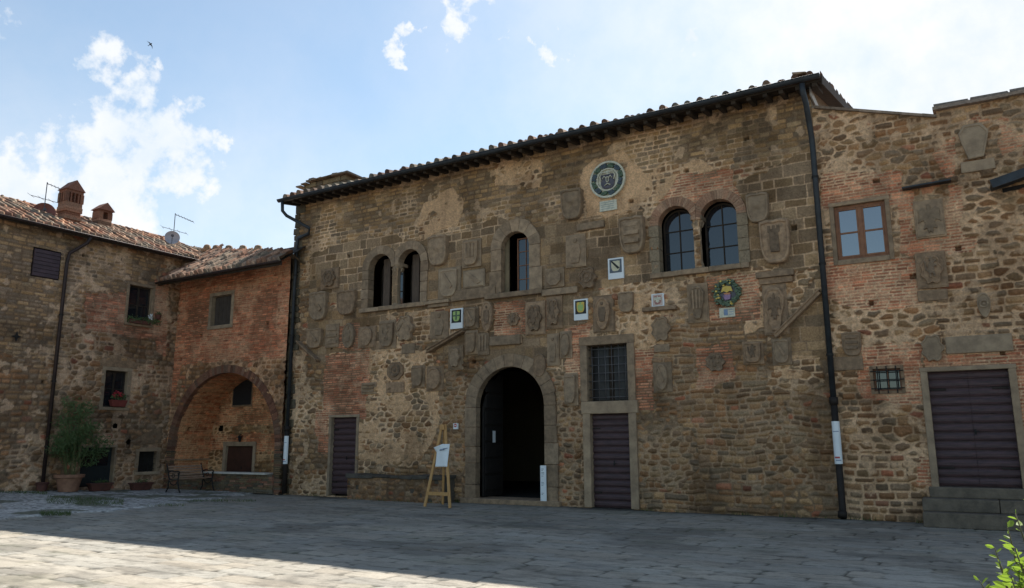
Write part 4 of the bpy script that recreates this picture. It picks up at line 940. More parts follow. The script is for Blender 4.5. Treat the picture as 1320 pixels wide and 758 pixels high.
# antennas and dishes
def antenna(px, pyt, X, hgt, lab, flip=1):
    t = onX(px, pyt, X); zb = roofz(X); y = t[1]; r_ = thing('tv_antenna', lab, 'antenna', (X, y, zb), 'antennas on the left roof')
    mb = MB(); mb.tube([(X, y, zb-.1), (X, y, t[2])], .016, 6); mb.build('mast', M_steel, r_)
    mb = MB(); a = Vector((X+.05, y, t[2]-.06)); b = a+Vector((.35, .55*flip, -.22)); mb.tube([a, b], .012, 6)
    for k in range(7): c = a+(b-a)*k/6; mb.tube([c+Vector((-.09, .03, .07)), c-Vector((-.09, .03, .07))], .009, 4)
    mb.build('boom', M_steel, r_)
    mb = MB(); zc = t[2]-(t[2]-zb)*.52; a = Vector((X-.25, y-.35, zc+.1)); b = Vector((X+.25, y+.4, zc-.08)); mb.tube([a, b], .01, 5)
    for k in range(4): c = a+(b-a)*k/3; mb.tube([c+Vector((-.22, .22, .02)), c-Vector((-.22, .22, .02))], .007, 4)
    mb.build('boom', M_steel, r_); return r_
antenna(61, 235, -26.2, 1.2, 'thin metal aerial behind the tall brick chimney, leftmost on the roof')
antenna(226, 275, -26.3, 1.1, 'thin metal aerial above the grey dish near the end of the left roof')
def dish(px, py, X, r, matl, lab):
    c = Vector(onX(px, py, X)); zb = roofz(X); t = thing('satellite_dish', lab, 'satellite dish', (X, c.y, zb))
    nrm = (Vector((0, 0, c.z))-c+Vector((0, 0, 6))).normalized(); a = nrm.cross(Vector((0, 0, 1))).normalized(); b = nrm.cross(a); n = 20; vs = []
    for rr_, dp in ((r, 0), (r*.75, -.06), (r*.4, -.10), (.02, -.12)):
        for k in range(n): ang = 2*math.pi*k/n; vs.append(c+(a*math.cos(ang)+b*math.sin(ang))*rr_+nrm*dp)
    mb = MB(); mb.add(vs, [(i*n+k, i*n+(k+1) % n, (i+1)*n+(k+1) % n, (i+1)*n+k) for i in range(3) for k in range(n)]); mb.tube([c+b*(-r) if False else c-nrm*.1, c+Vector((0, 0, -.2))-nrm*.2, (c.x, c.y, zb-.05)], .02, 6)
    mb.build('reflector', matl, t, smooth=True)
    mb = MB(); mb.tube([c-Vector((0, 0, r*.9)), c+nrm*.4-Vector((0, 0, .1))], .01, 5); mb.box(c+nrm*.4-Vector((.04, .04, .14)), c+nrm*.4+Vector((.04, .04, -.06))); mb.build('feed_arm', M_steel, t)
dish(57, 273, -26.2, .34, M_dishr, 'dark red satellite dish low behind the ridge beside the tall brick chimney'); dish(222, 306, -26.2, .28, M_dish, 'pale grey satellite dish under the aerial near the end of the left roof')

# ------------------------------------------------------------------ brick wing with the arch
BY = 17.52
wing = thing('brick_wing', 'low brick wing with a deep round arch between the left house and the tall building', 'building', ((WX+LX)/2, BY+3, 0))
A0, A1 = onY(221, 600, BY)[0], onY(354, 600, BY)[0]; AT = onY(285, 481, BY)[2]
U, V = mesh_grid(WX, LX, -.05, 7.72, .026)
zb_ = 4.35
regs = [('brk', [(-30, zb_), (-18, zb_), (-18, 9), (-30, 9)]), ('brk', Q([(212, 470), (235, 470), (225, 520), (212, 520)], BY))]
H, Cc = masonry(U, V, regs, 233, base='rub', small=1.05, lightbias=-.3, tint=(1.18, 1.04, .98))
WW = rectM(273, 381, 298, 419, BY)
uc, vc = centre(U), centre(V); mask = ~inpoly(uc, vc, archpoly(A0-.05, A1+.05, -.2, AT+.05, 30)); mask &= ~cut(WW)
grid_mesh('wall', U, V, np.stack([U, BY-H, V], -1), Cc, mask, M_wall, wing)
mb = MB(); c = (A0+A1)/2; w = (A1-A0)/2; zs = AT-w; nbk = 72
for k in range(nbk):   # brick arch ring, bricks on edge
    a0 = math.pi*k/nbk; a1 = math.pi*(k+.93)/nbk; wd = .27+random.uniform(-.01, .01)
    mb.prism([(c-(w+wd)*math.cos(a0), zs+(w+wd)*math.sin(a0)), (c-(w+wd)*math.cos(a1), zs+(w+wd)*math.sin(a1)), (c-w*math.cos(a1), zs+w*math.sin(a1)), (c-w*math.cos(a0), zs+w*math.sin(a0))], BY-.05+random.uniform(0, .01), BY+.15, col=tuple(np.array(random.choice(P_BRK))*random.uniform(.5, .8)))
for sd in (0, 1):
    z = 0
    while z < zs-.03:
        xa = A0-.27 if sd == 0 else A1; wj = random.choice((0, .08)); h = min(.065, zs-z)
        mb.box((xa-(wj if sd == 0 else 0), BY-.045, z+.004), (xa+.27+(wj if sd else 0), BY+.15, z+h-.004), tuple(np.array(random.choice(P_BRK+P_RUB))*random.uniform(.5, .85))); z += .066
mb.build('arch_ring', M_wall, wing)
VB = 19.05
# barrel vault inside: brick surface
U, V = mesh_grid(0, math.pi*w+2*zs, BY+.1, VB, .03)
H, Cc = masonry(V, U, [], 250, base='brk', lightbias=-.2, tint=(1.2, 1.05, .86))
t = U; ang = np.clip((t-zs)/w, 0, math.pi)
xv = np.where(t < zs, A0, np.where(t > zs+math.pi*w, A1, c-w*np.cos(ang))); zv = np.where(t < zs, t, np.where(t > zs+math.pi*w, math.pi*w+2*zs-t, zs+w*np.sin(ang)))
nx = np.where(t < zs, 1, np.where(t > zs+math.pi*w, -1, np.cos(ang))); nz_ = np.where((t < zs) | (t > zs+math.pi*w), 0, -np.sin(ang))
grid_mesh('vault', U, V, np.stack([xv+nx*H, V, zv+nz_*H], -1), Cc, np.ones((U.shape[0]-1, U.shape[1]-1), bool), M_wall, wing)
bd = rectM(290, 575, 325, 640, VB); bd = (bd[0], .05, bd[2], bd[3]); bw = rectM(302, 493, 325, 522, VB)
U, V = mesh_grid(A0-.1, A1+.1, -.05, AT+.1, .026)
H, Cc = masonry(U, V, [('rub', [(-30, 0), (-10, 0), (-10, 2.2), (-30, 2.2)]), ('brk', [(-30, 1.3), (-10, 1.3), (-10, 1.9), (-30, 1.9)])], 260, base='brk', lightbias=-.1, tint=(1.2, 1.08, .9))
uc, vc = centre(U), centre(V); mask = ~cut(bd) & ~cut(bw); p = onY(285, 552, VB); mask &= ~((abs(uc-p[0]) < .10) & (abs(vc-p[2]) < .10))
grid_mesh('wall', U, V, np.stack([U, VB-H, V], -1), Cc, mask, M_wall, wing)
mb = MB(); x0, z0, x1, z1 = bd; mb.box((x0-.14, VB-.04, 0), (x0, VB+.2, z1)); mb.box((x1, VB-.04, 0), (x1+.14, VB+.2, z1)); mb.box((x0-.15, VB-.045, z1), (x1+.15, VB+.2, z1+.15)); mb.build('door_surround', M_sand3, wing, bevel=.01)
board_door(bd, VB+.08, wing, 1, matl=mat('dark_red_brown_door', (.07, .028, .018), (.045, .02, .013), 4, .6, .2))
mb = MB(); x0, z0, x1, z1 = bw; mb.prism([(x0-.05, z0-.05), (x1+.05, z0-.05), (x1+.05, z1+.0), ((x0+x1)/2, z1+.22), (x0-.05, z1)], VB-.03, VB+.0); mb.prism([(x0, z0), (x1, z0), (x1, z1-.02), ((x0+x1)/2, z1+.15), (x0, z1-.02)], VB-.045, VB-.028, mi=1); mb.build('window', [M_sand2, M_black], wing)
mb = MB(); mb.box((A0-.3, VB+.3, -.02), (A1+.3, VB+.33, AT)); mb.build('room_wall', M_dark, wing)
mb = MB(); mb.box((A0+.0, BY+.12, zs*.0+.98), (A0+.06, VB, 1.03)); mb.build('stone_ledge', M_sand2, wing)
# outer shell + window
mb = MB(); c_ = (.2, .13, .09); mb.box((WX-.2, VB+.5, 0), (LX, VB+.55, 7.5), c_); mb.build('wall', M_wall, wing)
x0, z0, x1, z1 = WW
mb = MB(); wd = .13; mb.box((x0-wd, BY-.03, z0), (x0, BY+.25, z1)); mb.box((x1, BY-.03, z0), (x1+wd, BY+.25, z1)); mb.box((x0-wd, BY-.032, z1), (x1+wd, BY+.25, z1+wd)); mb.box((x0-wd, BY-.05, z0-wd), (x1+wd, BY+.25, z0)); mb.build('window_surround', M_sand3, wing, bevel=.01)
mb = MB(); n = 5
for k in range(n): mb.box((x0+(x1-x0)*k/n+.006, BY+.14, z0), (x0+(x1-x0)*(k+1)/n-.006, BY+.17, z1))
mb.box((x0, BY+.16, z0), (x1, BY+.18, z1)); mb.build('shutter', mat('grey_brown_shutter', (.07, .055, .045), None, 5, .8, .2), wing)
# low wall closing the arch, pale coping
mb = MB(); zc = onY(305, 611, BY)[2]
for k in range(9):
    z = k*zc/9; x = A0-.05
    while x < A1+.05:
        e = min(x+random.uniform(.15, .35), A1+.06); mb.box((x+.004, BY-.10+random.uniform(-.012, .012), z+.004), (e-.004, BY+.22, z+zc/9-.003), tuple(np.array(random.choice(P_BRK+P_RUB+P_RUB))*random.uniform(.6, 1.0)), jit=.005); x = e
lw = mb.build('low_wall', M_wall, wing, bevel=.01)
xq = onY(264, 610, BY)[0]; mb = MB(); mb.box((xq, BY-.16, zc), (A1-.25, BY+.26, zc+.06), jit=.004); mb.build('coping', M_marble, lw, bevel=.01)
# wing roof
EW = 16.62; zE = float(onY(290, 348, EW)[2]); _t = onY(245, 309, 21.5); WS_ = (_t[2]-zE)/(21.5-EW); WA = math.atan(WS_)
def onRoof(px, py):
    d = ray(px, py); k = (zE-WS_*EW-1.6)/(d[2]-WS_*d[1]); return EYE+k*d
uL = -24.85; uR = -18.45; cs = math.cos(WA)
rdg = [np.array((x, y, zE+(y-EW)*WS_)) for x, y in ((-18.5, 17.15), (-19.7, 17.55), (-22.2, 18.25), (-24.3, 18.85), (-26.2, 19.5), (-28.5, 20.3))]
uvp = [(p[0]-uL, (p[1]-EW)/cs) for p in rdg]
wroof = tile_roof(wing, (uL, EW, zE), (1, 0, 0), (0, 1, WS_), uR-uL, 2.95/cs+.6, poly=[(-.1, -.1), (uR-uL+.1, -.1), (uR-uL+.1, uvp[0][1])]+[(u, v) for u, v in uvp[1:] if u > 0]+[(-.1, 3.6)], seed=91, pal=[(.38, .21, .14), (.30, .17, .11), (.42, .26, .18), (.24, .17, .13), (.46, .32, .23)], st=.03, rag=.08, per=.24, big_=1.3)
tile_roof(wroof, (-29.5, 19.34, zE+(19.34-EW)*WS_), (1, 0, 0), (0, 1, WS_), 29.5+uL, 2.6/cs, poly=[(p[0]+29.5, (p[1]-19.34)/cs) for p in rdg[::-1] if p[0] < -23]+[(29.5+uL+.1, .3), (29.5+uL+.1, -.1), (-.1, -.1)], seed=95, pal=[(.38, .21, .14), (.30, .17, .11), (.42, .26, .18), (.24, .17, .13)], st=.03, rag=.08, per=.24, big_=1.3, name='roof_tiles')
mb = MB(); mb.box((uL, EW+.02, zE-.14), (uR, EW+.06, zE-.02)); mb.add([(uL, EW, zE-.03), (uR, EW, zE-.03), (uR, BY+.3, zE-.03+(BY+.3-EW)*WS_), (uL, BY+.3, zE-.03+(BY+.3-EW)*WS_)], [(0, 1, 2, 3)]); mb.build('soffit', M_rafter, wroof)

gutter(wing, (uL, EW-.06, zE-.06), (uR, EW-.06, zE-.02), .055, M_pipebr)
mb = MB(); vs = [(p[0], p[1], p[2]-.02) for p in rdg]+[(p[0]+.6, p[1]+4, p[2]-2.2) for p in rdg]; nr = len(rdg); mb.add(vs, [(k, k+1, k+1+nr, k+nr) for k in range(nr-1)], (.2, .15, .1)); mb.build('rear_slope', M_tile, wroof)
st_n = 0
for px, py in ((254, 310), (273, 314), (293, 319), (311, 322), (329, 326)):
    _x = onRoof(px, py+6)[0]; _x = {254: -25.6, 273: -24.6, 293: -23.4, 311: -22.2, 329: -21.0}[px]; _y = float(np.interp(-_x, [-r_[0] for r_ in rdg], [r_[1] for r_ in rdg])); p = np.array((_x, _y-.05, zE+(_y-EW)*WS_+.14)); mb = MB()
    mb.lathe([(.02, -.22), (.13, -.2), (.16, -.06), (.12, .05), (.03, .09)], p, 7); ob = mb.build('roof_stone', M_sand2, wroof, bevel=.02)

# ------------------------------------------------------------------ carved coats of arms
def outline(kind, w, h, n=28):
    a, b = w/2, h/2; T = [2*math.pi*k/n for k in range(n)]
    if kind == 'heater':
        top = [(-a, b*.92), (-a*.5, b), (0, b*.95), (a*.5, b), (a, b*.92)]
        rt = [(a*math.cos(t*math.pi/2)**.55 if t < 1 else 0, b*.1-(b*1.1)*math.sin(t*math.pi/2)) for t in np.linspace(.0, 1, 9)]
        return top+rt+[(-x, z) for x, z in rt[:-1][::-1]]
    if kind == 'oval': return [(a*math.cos(t), b*math.sin(t)) for t in T[::-1]]
    if kind == 'scroll':
        T = [2*math.pi*k/48 for k in range(48)]
        return [(a*math.cos(t)*(.88+.12*math.cos(7*t)), b*math.sin(t)*(.9+.10*math.cos(6*t))) for t in T[::-1]]
    if kind == 'horse':
        rt = [(0, b), (a*.55, b*.92), (a*.95, b*.55), (a*.9, b*.1), (a*.62, -b*.35), (a*.55, -b*.7), (a*.3, -b*.97), (0, -b)]
        return rt+[(-x, z) for x, z in rt[1:-1][::-1]]
    if kind == 'octagon': return [(a*math.cos(t), b*math.sin(t)) for t in [math.pi/8+math.pi*k/4 for k in range(8)][::-1]]
    if kind == 'drop': return [(a*math.cos(t)*(1-.28*(1-math.sin(t))*.6), b*math.sin(t)) for t in T[::-1]]
    if kind == 'flare': return [(-a*.6, b), (a*.55, b*.98), (a*.98, b*.5), (a*.9, b*.1), (a*.5, -b*.95), (-a*.5, -b), (-a*.85, 0), (-a, b*.55)]
    return [(-a, b), (a, b), (a, -b), (-a, -b)]
LION = [(-.25, -.9), (-.05, -.85), (-.1, -.55), (.15, -.5), (.3, -.85), (.5, -.8), (.4, -.35), (.3, -.05), (.55, .15), (.75, .05), (.7, .3), (.35, .35), (.6, .6), (.8, .55), (.65, .8), (.3, .65), (.35, .95), (.0, .98), (-.2, .75), (-.1, .55), (-.35, .3), (-.35, -.1), (-.6, .1), (-.55, .6), (-.85, .7), (-.8, .35), (-.75, -.15), (-.4, -.45)]
EAGLE = [(0, .95), (.15, .75), (.12, .5), (.45, .7), (.85, .55), (.8, .1), (.9, -.25), (.5, -.1), (.35, -.3), (.55, -.7), (.25, -.6), (.15, -.95), (0, -.8), (-.15, -.95), (-.25, -.6), (-.55, -.7), (-.35, -.3), (-.5, -.1), (-.9, -.25), (-.8, .1), (-.85, .55), (-.45, .7), (-.12, .5), (-.15, .75)]
def charge(mb, kind, cx, cz, w, h, yb, t, mi=0):
    a, b = w*.30, h*.30; y0 = yb-t
    P = lambda pts: mb.prism([(cx+x, cz+z) for x, z in pts], y0+random.uniform(0, .004), yb+.012, mi=mi)
    if kind == 'bars':
        for k in (-1, 0, 1): P([(-a*1.05, b*(k*.75+.18)), (a*1.05, b*(k*.75+.18)), (a*.98, b*(k*.75-.18)), (-a*.98, b*(k*.75-.18))])
    elif kind == 'pale':
        for k in (-1, 0, 1): P([(a*(k*.8-.2), b*1.1), (a*(k*.8+.2), b*1.1), (a*(k*.7+.18), -b*.8), (a*(k*.7-.18), -b*.8)])
    elif kind == 'bend': P([(-a*1.1, b*1.1), (-a*.7, b*1.15), (a*.9, -b*.6), (a*.5, -b*.9)])
    elif kind == 'chevron': P([(-a, -b*.5), (0, b*.5), (a, -b*.5), (a, -b*.15), (0, b*.9), (-a, -b*.15)])
    elif kind == 'cross': P([(-a*.2, b), (a*.2, b), (a*.2, b*.2), (a, b*.2), (a, -b*.15), (a*.2, -b*.15), (a*.2, -b), (-a*.2, -b), (-a*.2, -b*.15), (-a, -b*.15), (-a, b*.2), (-a*.2, b*.2)])
    elif kind == 'lion': P([(a*x*1.1, b*z*1.15) for x, z in LION])
    elif kind == 'eagle': P([(a*x*1.15, b*z*1.1) for x, z in EAGLE])
    elif kind == 'balls':
        for x, z in ((-.6, .6), (.0, .75), (.6, .6), (-.5, -.1), (.5, -.1), (0, -.7)): P([(a*x+a*.26*math.cos(t), b*z+a*.26*math.sin(t)) for t in np.linspace(0, 5.7, 9)])
    elif kind == 'ring':
        for k in range(16):
            t0, t1 = k*math.pi/8, (k+1)*math.pi/8; P([(a*math.cos(t0), a*math.sin(t0)), (a*math.cos(t1), a*math.sin(t1)), (a*.62*math.cos(t1), a*.62*math.sin(t1)), (a*.62*math.cos(t0), a*.62*math.sin(t0))])
        P([(a*.3*math.cos(t), a*.3*math.sin(t)) for t in np.linspace(0, 5.7, 9)])
    elif kind == 'figure':
        P([(a*.25*math.cos(t), b*.85+a*.3*math.sin(t)) for t in np.linspace(0, 5.7, 9)]); P([(-a*.55, b*.5), (a*.55, b*.5), (a*.75, -b*.1), (a*.45, -b), (-a*.45, -b), (-a*.7, -b*.1)])
    elif kind == 'tower': P([(-a*.5, -b), (a*.5, -b), (a*.5, b*.4), (a*.7, b*.5), (a*.7, b), (a*.35, b), (a*.35, b*.75), (a*.15, b*.75), (a*.15, b), (-a*.15, b), (-a*.15, b*.75), (-a*.35, b*.75), (-a*.35, b), (-a*.7, b), (-a*.7, b*.5), (-a*.5, b*.4)])
def shield_mesh(kind, cx, cz, w, h, yb, t, tilt=0, worn=0):
    ol = outline(kind, w, h); mb = MB(); n = len(ol); vs = []
    lv = [(1.0, 0, .06), (1.0, -t*.85, 0), (.95, -t, 0), (.87, -t, 0), (.83, -t*.78, 0), (.5, -t*.84, 0), (.15, -t*.88, 0)]
    for s_, dy, ex in lv:
        for x, z in ol:
            yy = yb+dy+ex-(tilt*(z/h+.5) if dy else 0); vs.append((cx+x*s_+random.uniform(-worn, worn), yy, cz+z*s_+random.uniform(-worn, worn)))
    fs = [(i*n+k, i*n+(k+1) % n, (i+1)*n+(k+1) % n, (i+1)*n+k) for i in range(len(lv)-1) for k in range(n)]+[tuple(range((len(lv)-1)*n, len(lv)*n))]
    mb.add(vs, fs); return mb
GRP = 'carved stone coats of arms set in the walls'
def crest(box, lab, kind='heater', slab=True, ch='lion', t=.07, tilt=0, m=None, base=None, sc=.78, cornice=None, cat='coat of arms', Y=FY):
    x0, z0, x1, z1 = rectM(*box, Y); cx, cz = (x0+x1)/2, (z0+z1)/2; w, h = x1-x0, z1-z0; m = m or random.choice((M_sand, M_sand2, M_sand))
    r = thing('stone_coat_of_arms', lab, cat, (cx, Y, z0), GRP)
    yb = Y-.055; t *= 1.25
    if slab:
        mb = MB(); j = .006; mb.box((x0, Y-.05, z0), (x1, Y+.08, z1), jit=j)
        if h > .5: mb.box((x0+.03, Y-.065, z0+.03), (x1-.03, Y-.04, z1-.03), jit=j)
        mb.build('slab', m, r, bevel=.012); sw, sh = w*sc, h*.86
        if h > .5: yb = Y-.068
    else: sw, sh = w, h; yb = Y-.03
    if kind:
        sd = shield_mesh(kind, cx, cz, sw, sh, yb, t, tilt, .002).build('shield', m, r, bevel=0)
        if ch:
            mb = MB(); charge(mb, ch, cx, cz+sh*.05, sw, sh, yb-t*.8-tilt*.5, .034+tilt*.25); mb.build('charge', M_relief if m is M_sand2 else m, sd, bevel=.006)
    elif ch:
        mb = MB(); charge(mb, ch, cx, cz, w*1.25, h*1.25, Y-.06, .035); mb.build('charge', m, r, bevel=.01)
    if base:
        bx = rectM(*base, Y); mb = MB(); mb.box((bx[0], Y-.06, bx[1]), (bx[2], Y+.08, bx[3]), jit=.006); mb.build('base_block', m, r, bevel=.015)
    if cornice:
        bx = rectM(*cornice, Y); mb = MB(); zz0, zz1 = bx[1], bx[3]; mb.box((bx[0]+.05, Y-.10, zz0), (bx[2]-.05, Y+.05, (zz0+zz1)/2), jit=.004); mb.box((bx[0], Y-.16, (zz0+zz1)/2+.002), (bx[2], Y+.05, zz1), jit=.004); mb.build('cornice', m, r, bevel=.012)
    return r
crest((415, 346, 438, 373), 'square scrolled stone crest with a carved ring, left of the small twin windows', 'scroll', True, 'ring')
crest((403, 377, 424, 413), 'leaning plain stone shield nearest the left corner, below the ringed square crest', 'heater', False, 'bend', .10, .05)
crest((438, 375, 461, 406), 'plain stone shield just left of the sill of the small twin windows', 'heater', False, None, .09, .04)
crest((399, 424, 417, 449), 'small stone shield in the lower left row, nearest the left drainpipe', 'heater', False, 'bend', .08, .03)
crest((421, 418, 438, 448), 'plain worn rectangular slab left of the oval crest set in brick', None, True, 'bars')
crest((444, 417, 459, 449), 'narrow oval crest set in a red brick patch under the small twin windows', 'oval', False, 'figure', .08)
crest((490, 413, 512, 450), 'stone slab with a carved shield left of the scalloped grey crest', 'heater', True, 'lion', m=M_sand)
crest((513, 406, 537, 442), 'large scalloped grey crest on a block, below the small twin windows', 'scroll', False, 'chevron', .12, .02, M_sand, (519, 443, 536, 456))
crest((556, 305, 579, 343), 'tall smooth shield leaning out beside the right one of the small twin windows', 'heater', False, None, .11, .05, M_sand)
crest((566, 345, 595, 386), 'rounded tan slab with a shield, right of the sill of the small twin windows', 'heater', True, 'bend', .06, 0, M_sand3)
crest((597, 309, 621, 345), 'tall slab with worn vertical bars, left of the single arched window', 'heater', True, 'pale')
crest((556, 401, 579, 437), 'stone slab with a standing figure, left of the tile with a green shield', None, True, 'figure', cornice=(552, 388, 582, 396))
crest((600, 396, 618, 424), 'small shield slab just right of the tile with a green shield', 'heater', True, 'bend')
crest((621, 389, 638, 428), 'narrow rounded crest at the left edge of the brick niche under the single window', 'drop', False, 'figure', .07)
crest((601, 426, 617, 457), 'low shield slab above the left shoulder of the doorway arch', 'heater', True, None)
crest((617, 430, 631, 458), 'narrow plain slab wedged beside the left shoulder of the doorway arch', None, True, 'pale')
crest((579, 446, 598, 477), 'framed slab with a small crest under the end of the left slanting beam', 'scroll', True, None)
crest((500, 466, 522, 491), 'dark eight-sided stone rosette above the left plank door', 'octagon', False, 'ring', .04, 0, M_sand2, (499, 493, 522, 506))
crest((532, 471, 549, 500), 'small worn shield slab right of the eight-sided rosette', 'heater', True, None)
crest((551, 472, 573, 504), 'worn slab with an oval crest, left of the doorway arch and below the framed slab', 'oval', True, None)
crest((467, 493, 486, 508), 'low worn stone block with a faint shield left of the rosette', None, True, 'bars')
crest((654, 402, 671, 421), 'worn crest fragment inside the red brick niche under the single arched window', 'scroll', False, 'lion', .03, 0, M_sand2, (640, 434, 674, 444))
crest((678, 389, 704, 432), 'tall slab with a curling cartouche, right of the brick niche under the single window', 'scroll', True, 'eagle', m=M_sand2)
crest((706, 430, 722, 472), 'narrow tall slab over the right shoulder of the doorway arch', None, True, 'figure')
crest((723, 427, 738, 462), 'narrow slab with two small curls left of the barred window frame', 'oval', True, None)
crest((705, 382, 726, 424), 'worn brown slab left of the tile with the yellow figure', 'scroll', True, 'lion', m=M_sand2)
crest((730, 303, 756, 345), 'stone slab with two standing figures, right of the single arched window', None, True, 'figure')
crest((727, 246, 753, 284), 'large plain grey shield high on the wall, left of the round green garland medallion', 'heater', False, None, .12, .06, M_sand)
crest((802, 281, 833, 328), 'large cracked plain shield left of the big brick-arched twin windows', 'heater', False, 'bars', .13, .06, M_sand)
crest((747, 344, 771, 374), 'round worn crest left of the tile with black and yellow stripes', 'scroll', False, 'ring', .09, 0, M_sand2)
crest((765, 381, 793, 429), 'tall grey slab with a standing figure above the barred window frame', 'drop', True, 'figure', m=M_sand2)
crest((799, 377, 818, 403), 'small smooth shield on pale plaster, right of the tall grey figure slab', 'heater', False, None, .07, .02, M_sand)
crest((840, 407, 866, 442), 'scalloped oval cartouche on pale plaster above a small name block', 'scroll', False, None, .07, 0, M_sand, (844, 444, 864, 454))
crest((843, 467, 867, 506), 'slab with an oval crest, right of the barred window', 'oval', True, 'bend', m=M_sand, sc=.6)
crest((887, 366, 914, 416), 'greenish slab with a horse-head shaped shield, left of the fruit wreath', 'horse', True, 'pale', m=M_sand, sc=.72)
crest((964, 251, 992, 288), 'pale worn pointed shield high up, right of the big brick-arched twin windows', 'heater', False, None, .10, .04, M_sand3)
crest((982, 285, 1020, 341), 'largest brown stone shield, right of the big brick-arched twin windows', 'heater', False, 'tower', .13, .06, M_sand2)
crest((984, 366, 1016, 432), 'tall framed brown slab with a carved eagle under a cornice, right of the fruit wreath', 'horse', True, 'eagle', .06, 0, M_sand2, None, .85, (976, 350, 1025, 366))
crest((958, 440, 985, 470), 'weathered brown shield slab below and left of the right slanting beam', 'heater', True, 'lion', m=M_sand2)
crest((996, 436, 1021, 471), 'grey slab with a raised shield directly below the right slanting beam', 'heater', True, 'bend', m=M_sand)
crest((728, 481, 746, 523), 'small framed slab with a shield, left of the barred window', 'heater', True, None, m=M_sand)
crest((909, 454, 936, 480), 'broken black and white emblem in a brick ring, below the fruit wreath', 'scroll', False, 'balls', .05, 0, M_relief)
crest((586, 516, 600, 540), 'small worn shield low on the wall, left of the doorway arch', 'heater', False, None, .04, 0, M_sand2) if False else None
crest((1236, 161, 1276, 206), 'large flared stone crest near the roofline of the right house', 'flare', False, None, .06, 0, M_sand3, (1238, 207, 1283, 221))
crest((1179, 258, 1218, 307), 'upper of two square carved panels beside the brown window', None, True, 'eagle', m=M_sand)
crest((1181, 325, 1221, 372), 'lower and darker of two square carved panels beside the brown window', 'scroll', True, 'lion', .04, 0, M_sand2, (1183, 374, 1222, 388))
crest((1258, 378, 1279, 410), 'small crowned crest low right on the right house, over the long lintel', 'drop', False, 'ring', .06, 0, M_sand3)
crest((1086, 428, 1111, 459), 'weathered shield on a block just right of the right drainpipe', 'heater', False, 'bars', .05, 0, M_sand2, (1068, 460, 1113, 478))
crest((1186, 430, 1218, 468), 'scalloped crest at the left end of the long stone lintel', 'scroll', False, None, .05, 0, M_sand3)
crest((463, 421, 486, 448), 'broken worn slab between the oval crest in brick and the scalloped grey crest', 'drop', True, None, .05, 0, M_sand2)
crest((703, 346, 728, 371), 'worn squarish block just right of the single arched window sill', 'octagon', True, None, .04, 0, M_sand)
crest((598, 348, 626, 371), 'plain block under the slab with worn vertical bars', None, True, 'bend', m=M_sand3)
crest((689, 456, 705, 486), 'little worn oval crest on the right shoulder of the doorway arch', 'oval', False, None, .06, 0, M_sand2)
def slabthing(name, lab, cat, a, b, m, jit=.006):
    mb = MB(); mb.box(a, b, jit=jit); o = mb.build(name, m, None, ((a[0]+b[0])/2, b[1], min(a[2], b[2])), bevel=.015); return tag(o, lab, cat)
x0, z0, x1, z1 = rectM(1219, 432, 1306, 455); mb = MB(); mb.box((x0, FY-.05, z0), (x1, FY+.1, z1), jit=.01); mb.build('lintel', M_sand3, right, bevel=.02)
# single loose blocks and string courses of the main wall
for bx in ((633, 433, 672, 445), (583, 372, 640, 386), (700, 372, 746, 380), (745, 287, 780, 296)):
    x0, z0, x1, z1 = rectM(*bx); mb = MB(); mb.box((x0, FY-.10, z0), (x1, FY+.05, z1), jit=.012); mb.build('string_course', M_sand, main, bevel=.02)

# ------------------------------------------------------------------ glazed medallions and painted tiles
x0, z0, x1, z1 = rectM(763, 208, 807, 257); cx, cz = (x0+x1)/2, (z0+z1)/2; Rm = (x1-x0+z1-z0)/4
md = thing('garland_medallion', 'round white glazed medallion with a dark green garland and dark shield, high on the wall', 'medallion', (cx, FY, cz-Rm))
def ringm(r0, r1, y0, y1, n=48):
    mb = MB()
    for k in range(n):
        a0, a1 = 2*math.pi*k/n, 2*math.pi*(k+1)/n
        mb.prism([(cx+r0*math.cos(a0), cz+r0*math.sin(a0)), (cx+r1*math.cos(a0), cz+r1*math.sin(a0)), (cx+r1*math.cos(a1), cz+r1*math.sin(a1)), (cx+r0*math.cos(a1), cz+r0*math.sin(a1))], y0, y1)
    return mb
def disc(r, y0, y1, x=None, z=None, n=32): mb = MB(); mb.prism([((x or cx)+r*math.cos(2*math.pi*k/n), (z or cz)+r*math.sin(2*math.pi*k/n)) for k in range(n)], y0, y1); return mb
disc(Rm*.93, FY-.05, FY+.05).build('disc', M_glazew, md)
ringm(Rm*.90, Rm, FY-.10, FY+.05).build('rim', M_glazew, md)
ringm(Rm*.56, Rm*.62, FY-.09, FY-.04).build('inner_ring', M_glazew, md)
gm_ = ringm(Rm*.72, Rm*.80, FY-.07, FY-.03)
for k in range(12):
    a = 2*math.pi*(k+.5)/12
    for q in range(16):
        aa = a+random.uniform(-.19, .19); rr_ = Rm*random.uniform(.67, .86); x, z = cx+rr_*math.cos(aa), cz+rr_*math.sin(aa); s_ = Rm*random.uniform(.05, .085)
        gm_.prism([(x+s_*math.cos(t), z+s_*.8*math.sin(t)) for t in np.linspace(0, 5.2, 6)], FY-.05-random.uniform(.03, .06), FY-.045, mi=k % 2)
gm_.build('garland', [M_glazeg, M_glazed], md)
sh_ = shield_mesh('heater', cx, cz-Rm*.1, Rm*.78, Rm*.8, FY-.05, .035).build('shield', M_glazeb, md)
mb = MB()
for sx in (-1, 1):
    mb.tube([(cx+sx*Rm*t[0], FY-.095, cz+Rm*t[1]) for t in ((.08, .38), (.30, .42), (.42, .2), (.36, -.05))], Rm*.035, 6)
    mb.tube([(cx+sx*Rm*t[0], FY-.10, cz+Rm*t[1]) for t in ((.05, .05), (.18, .2), (.26, .05))], Rm*.03, 6)
mb.tube([(cx+Rm*.07*math.cos(t), FY-.10, cz+Rm*.15*math.sin(t)) for t in np.linspace(0, 6.28, 12)], Rm*.025, 6)
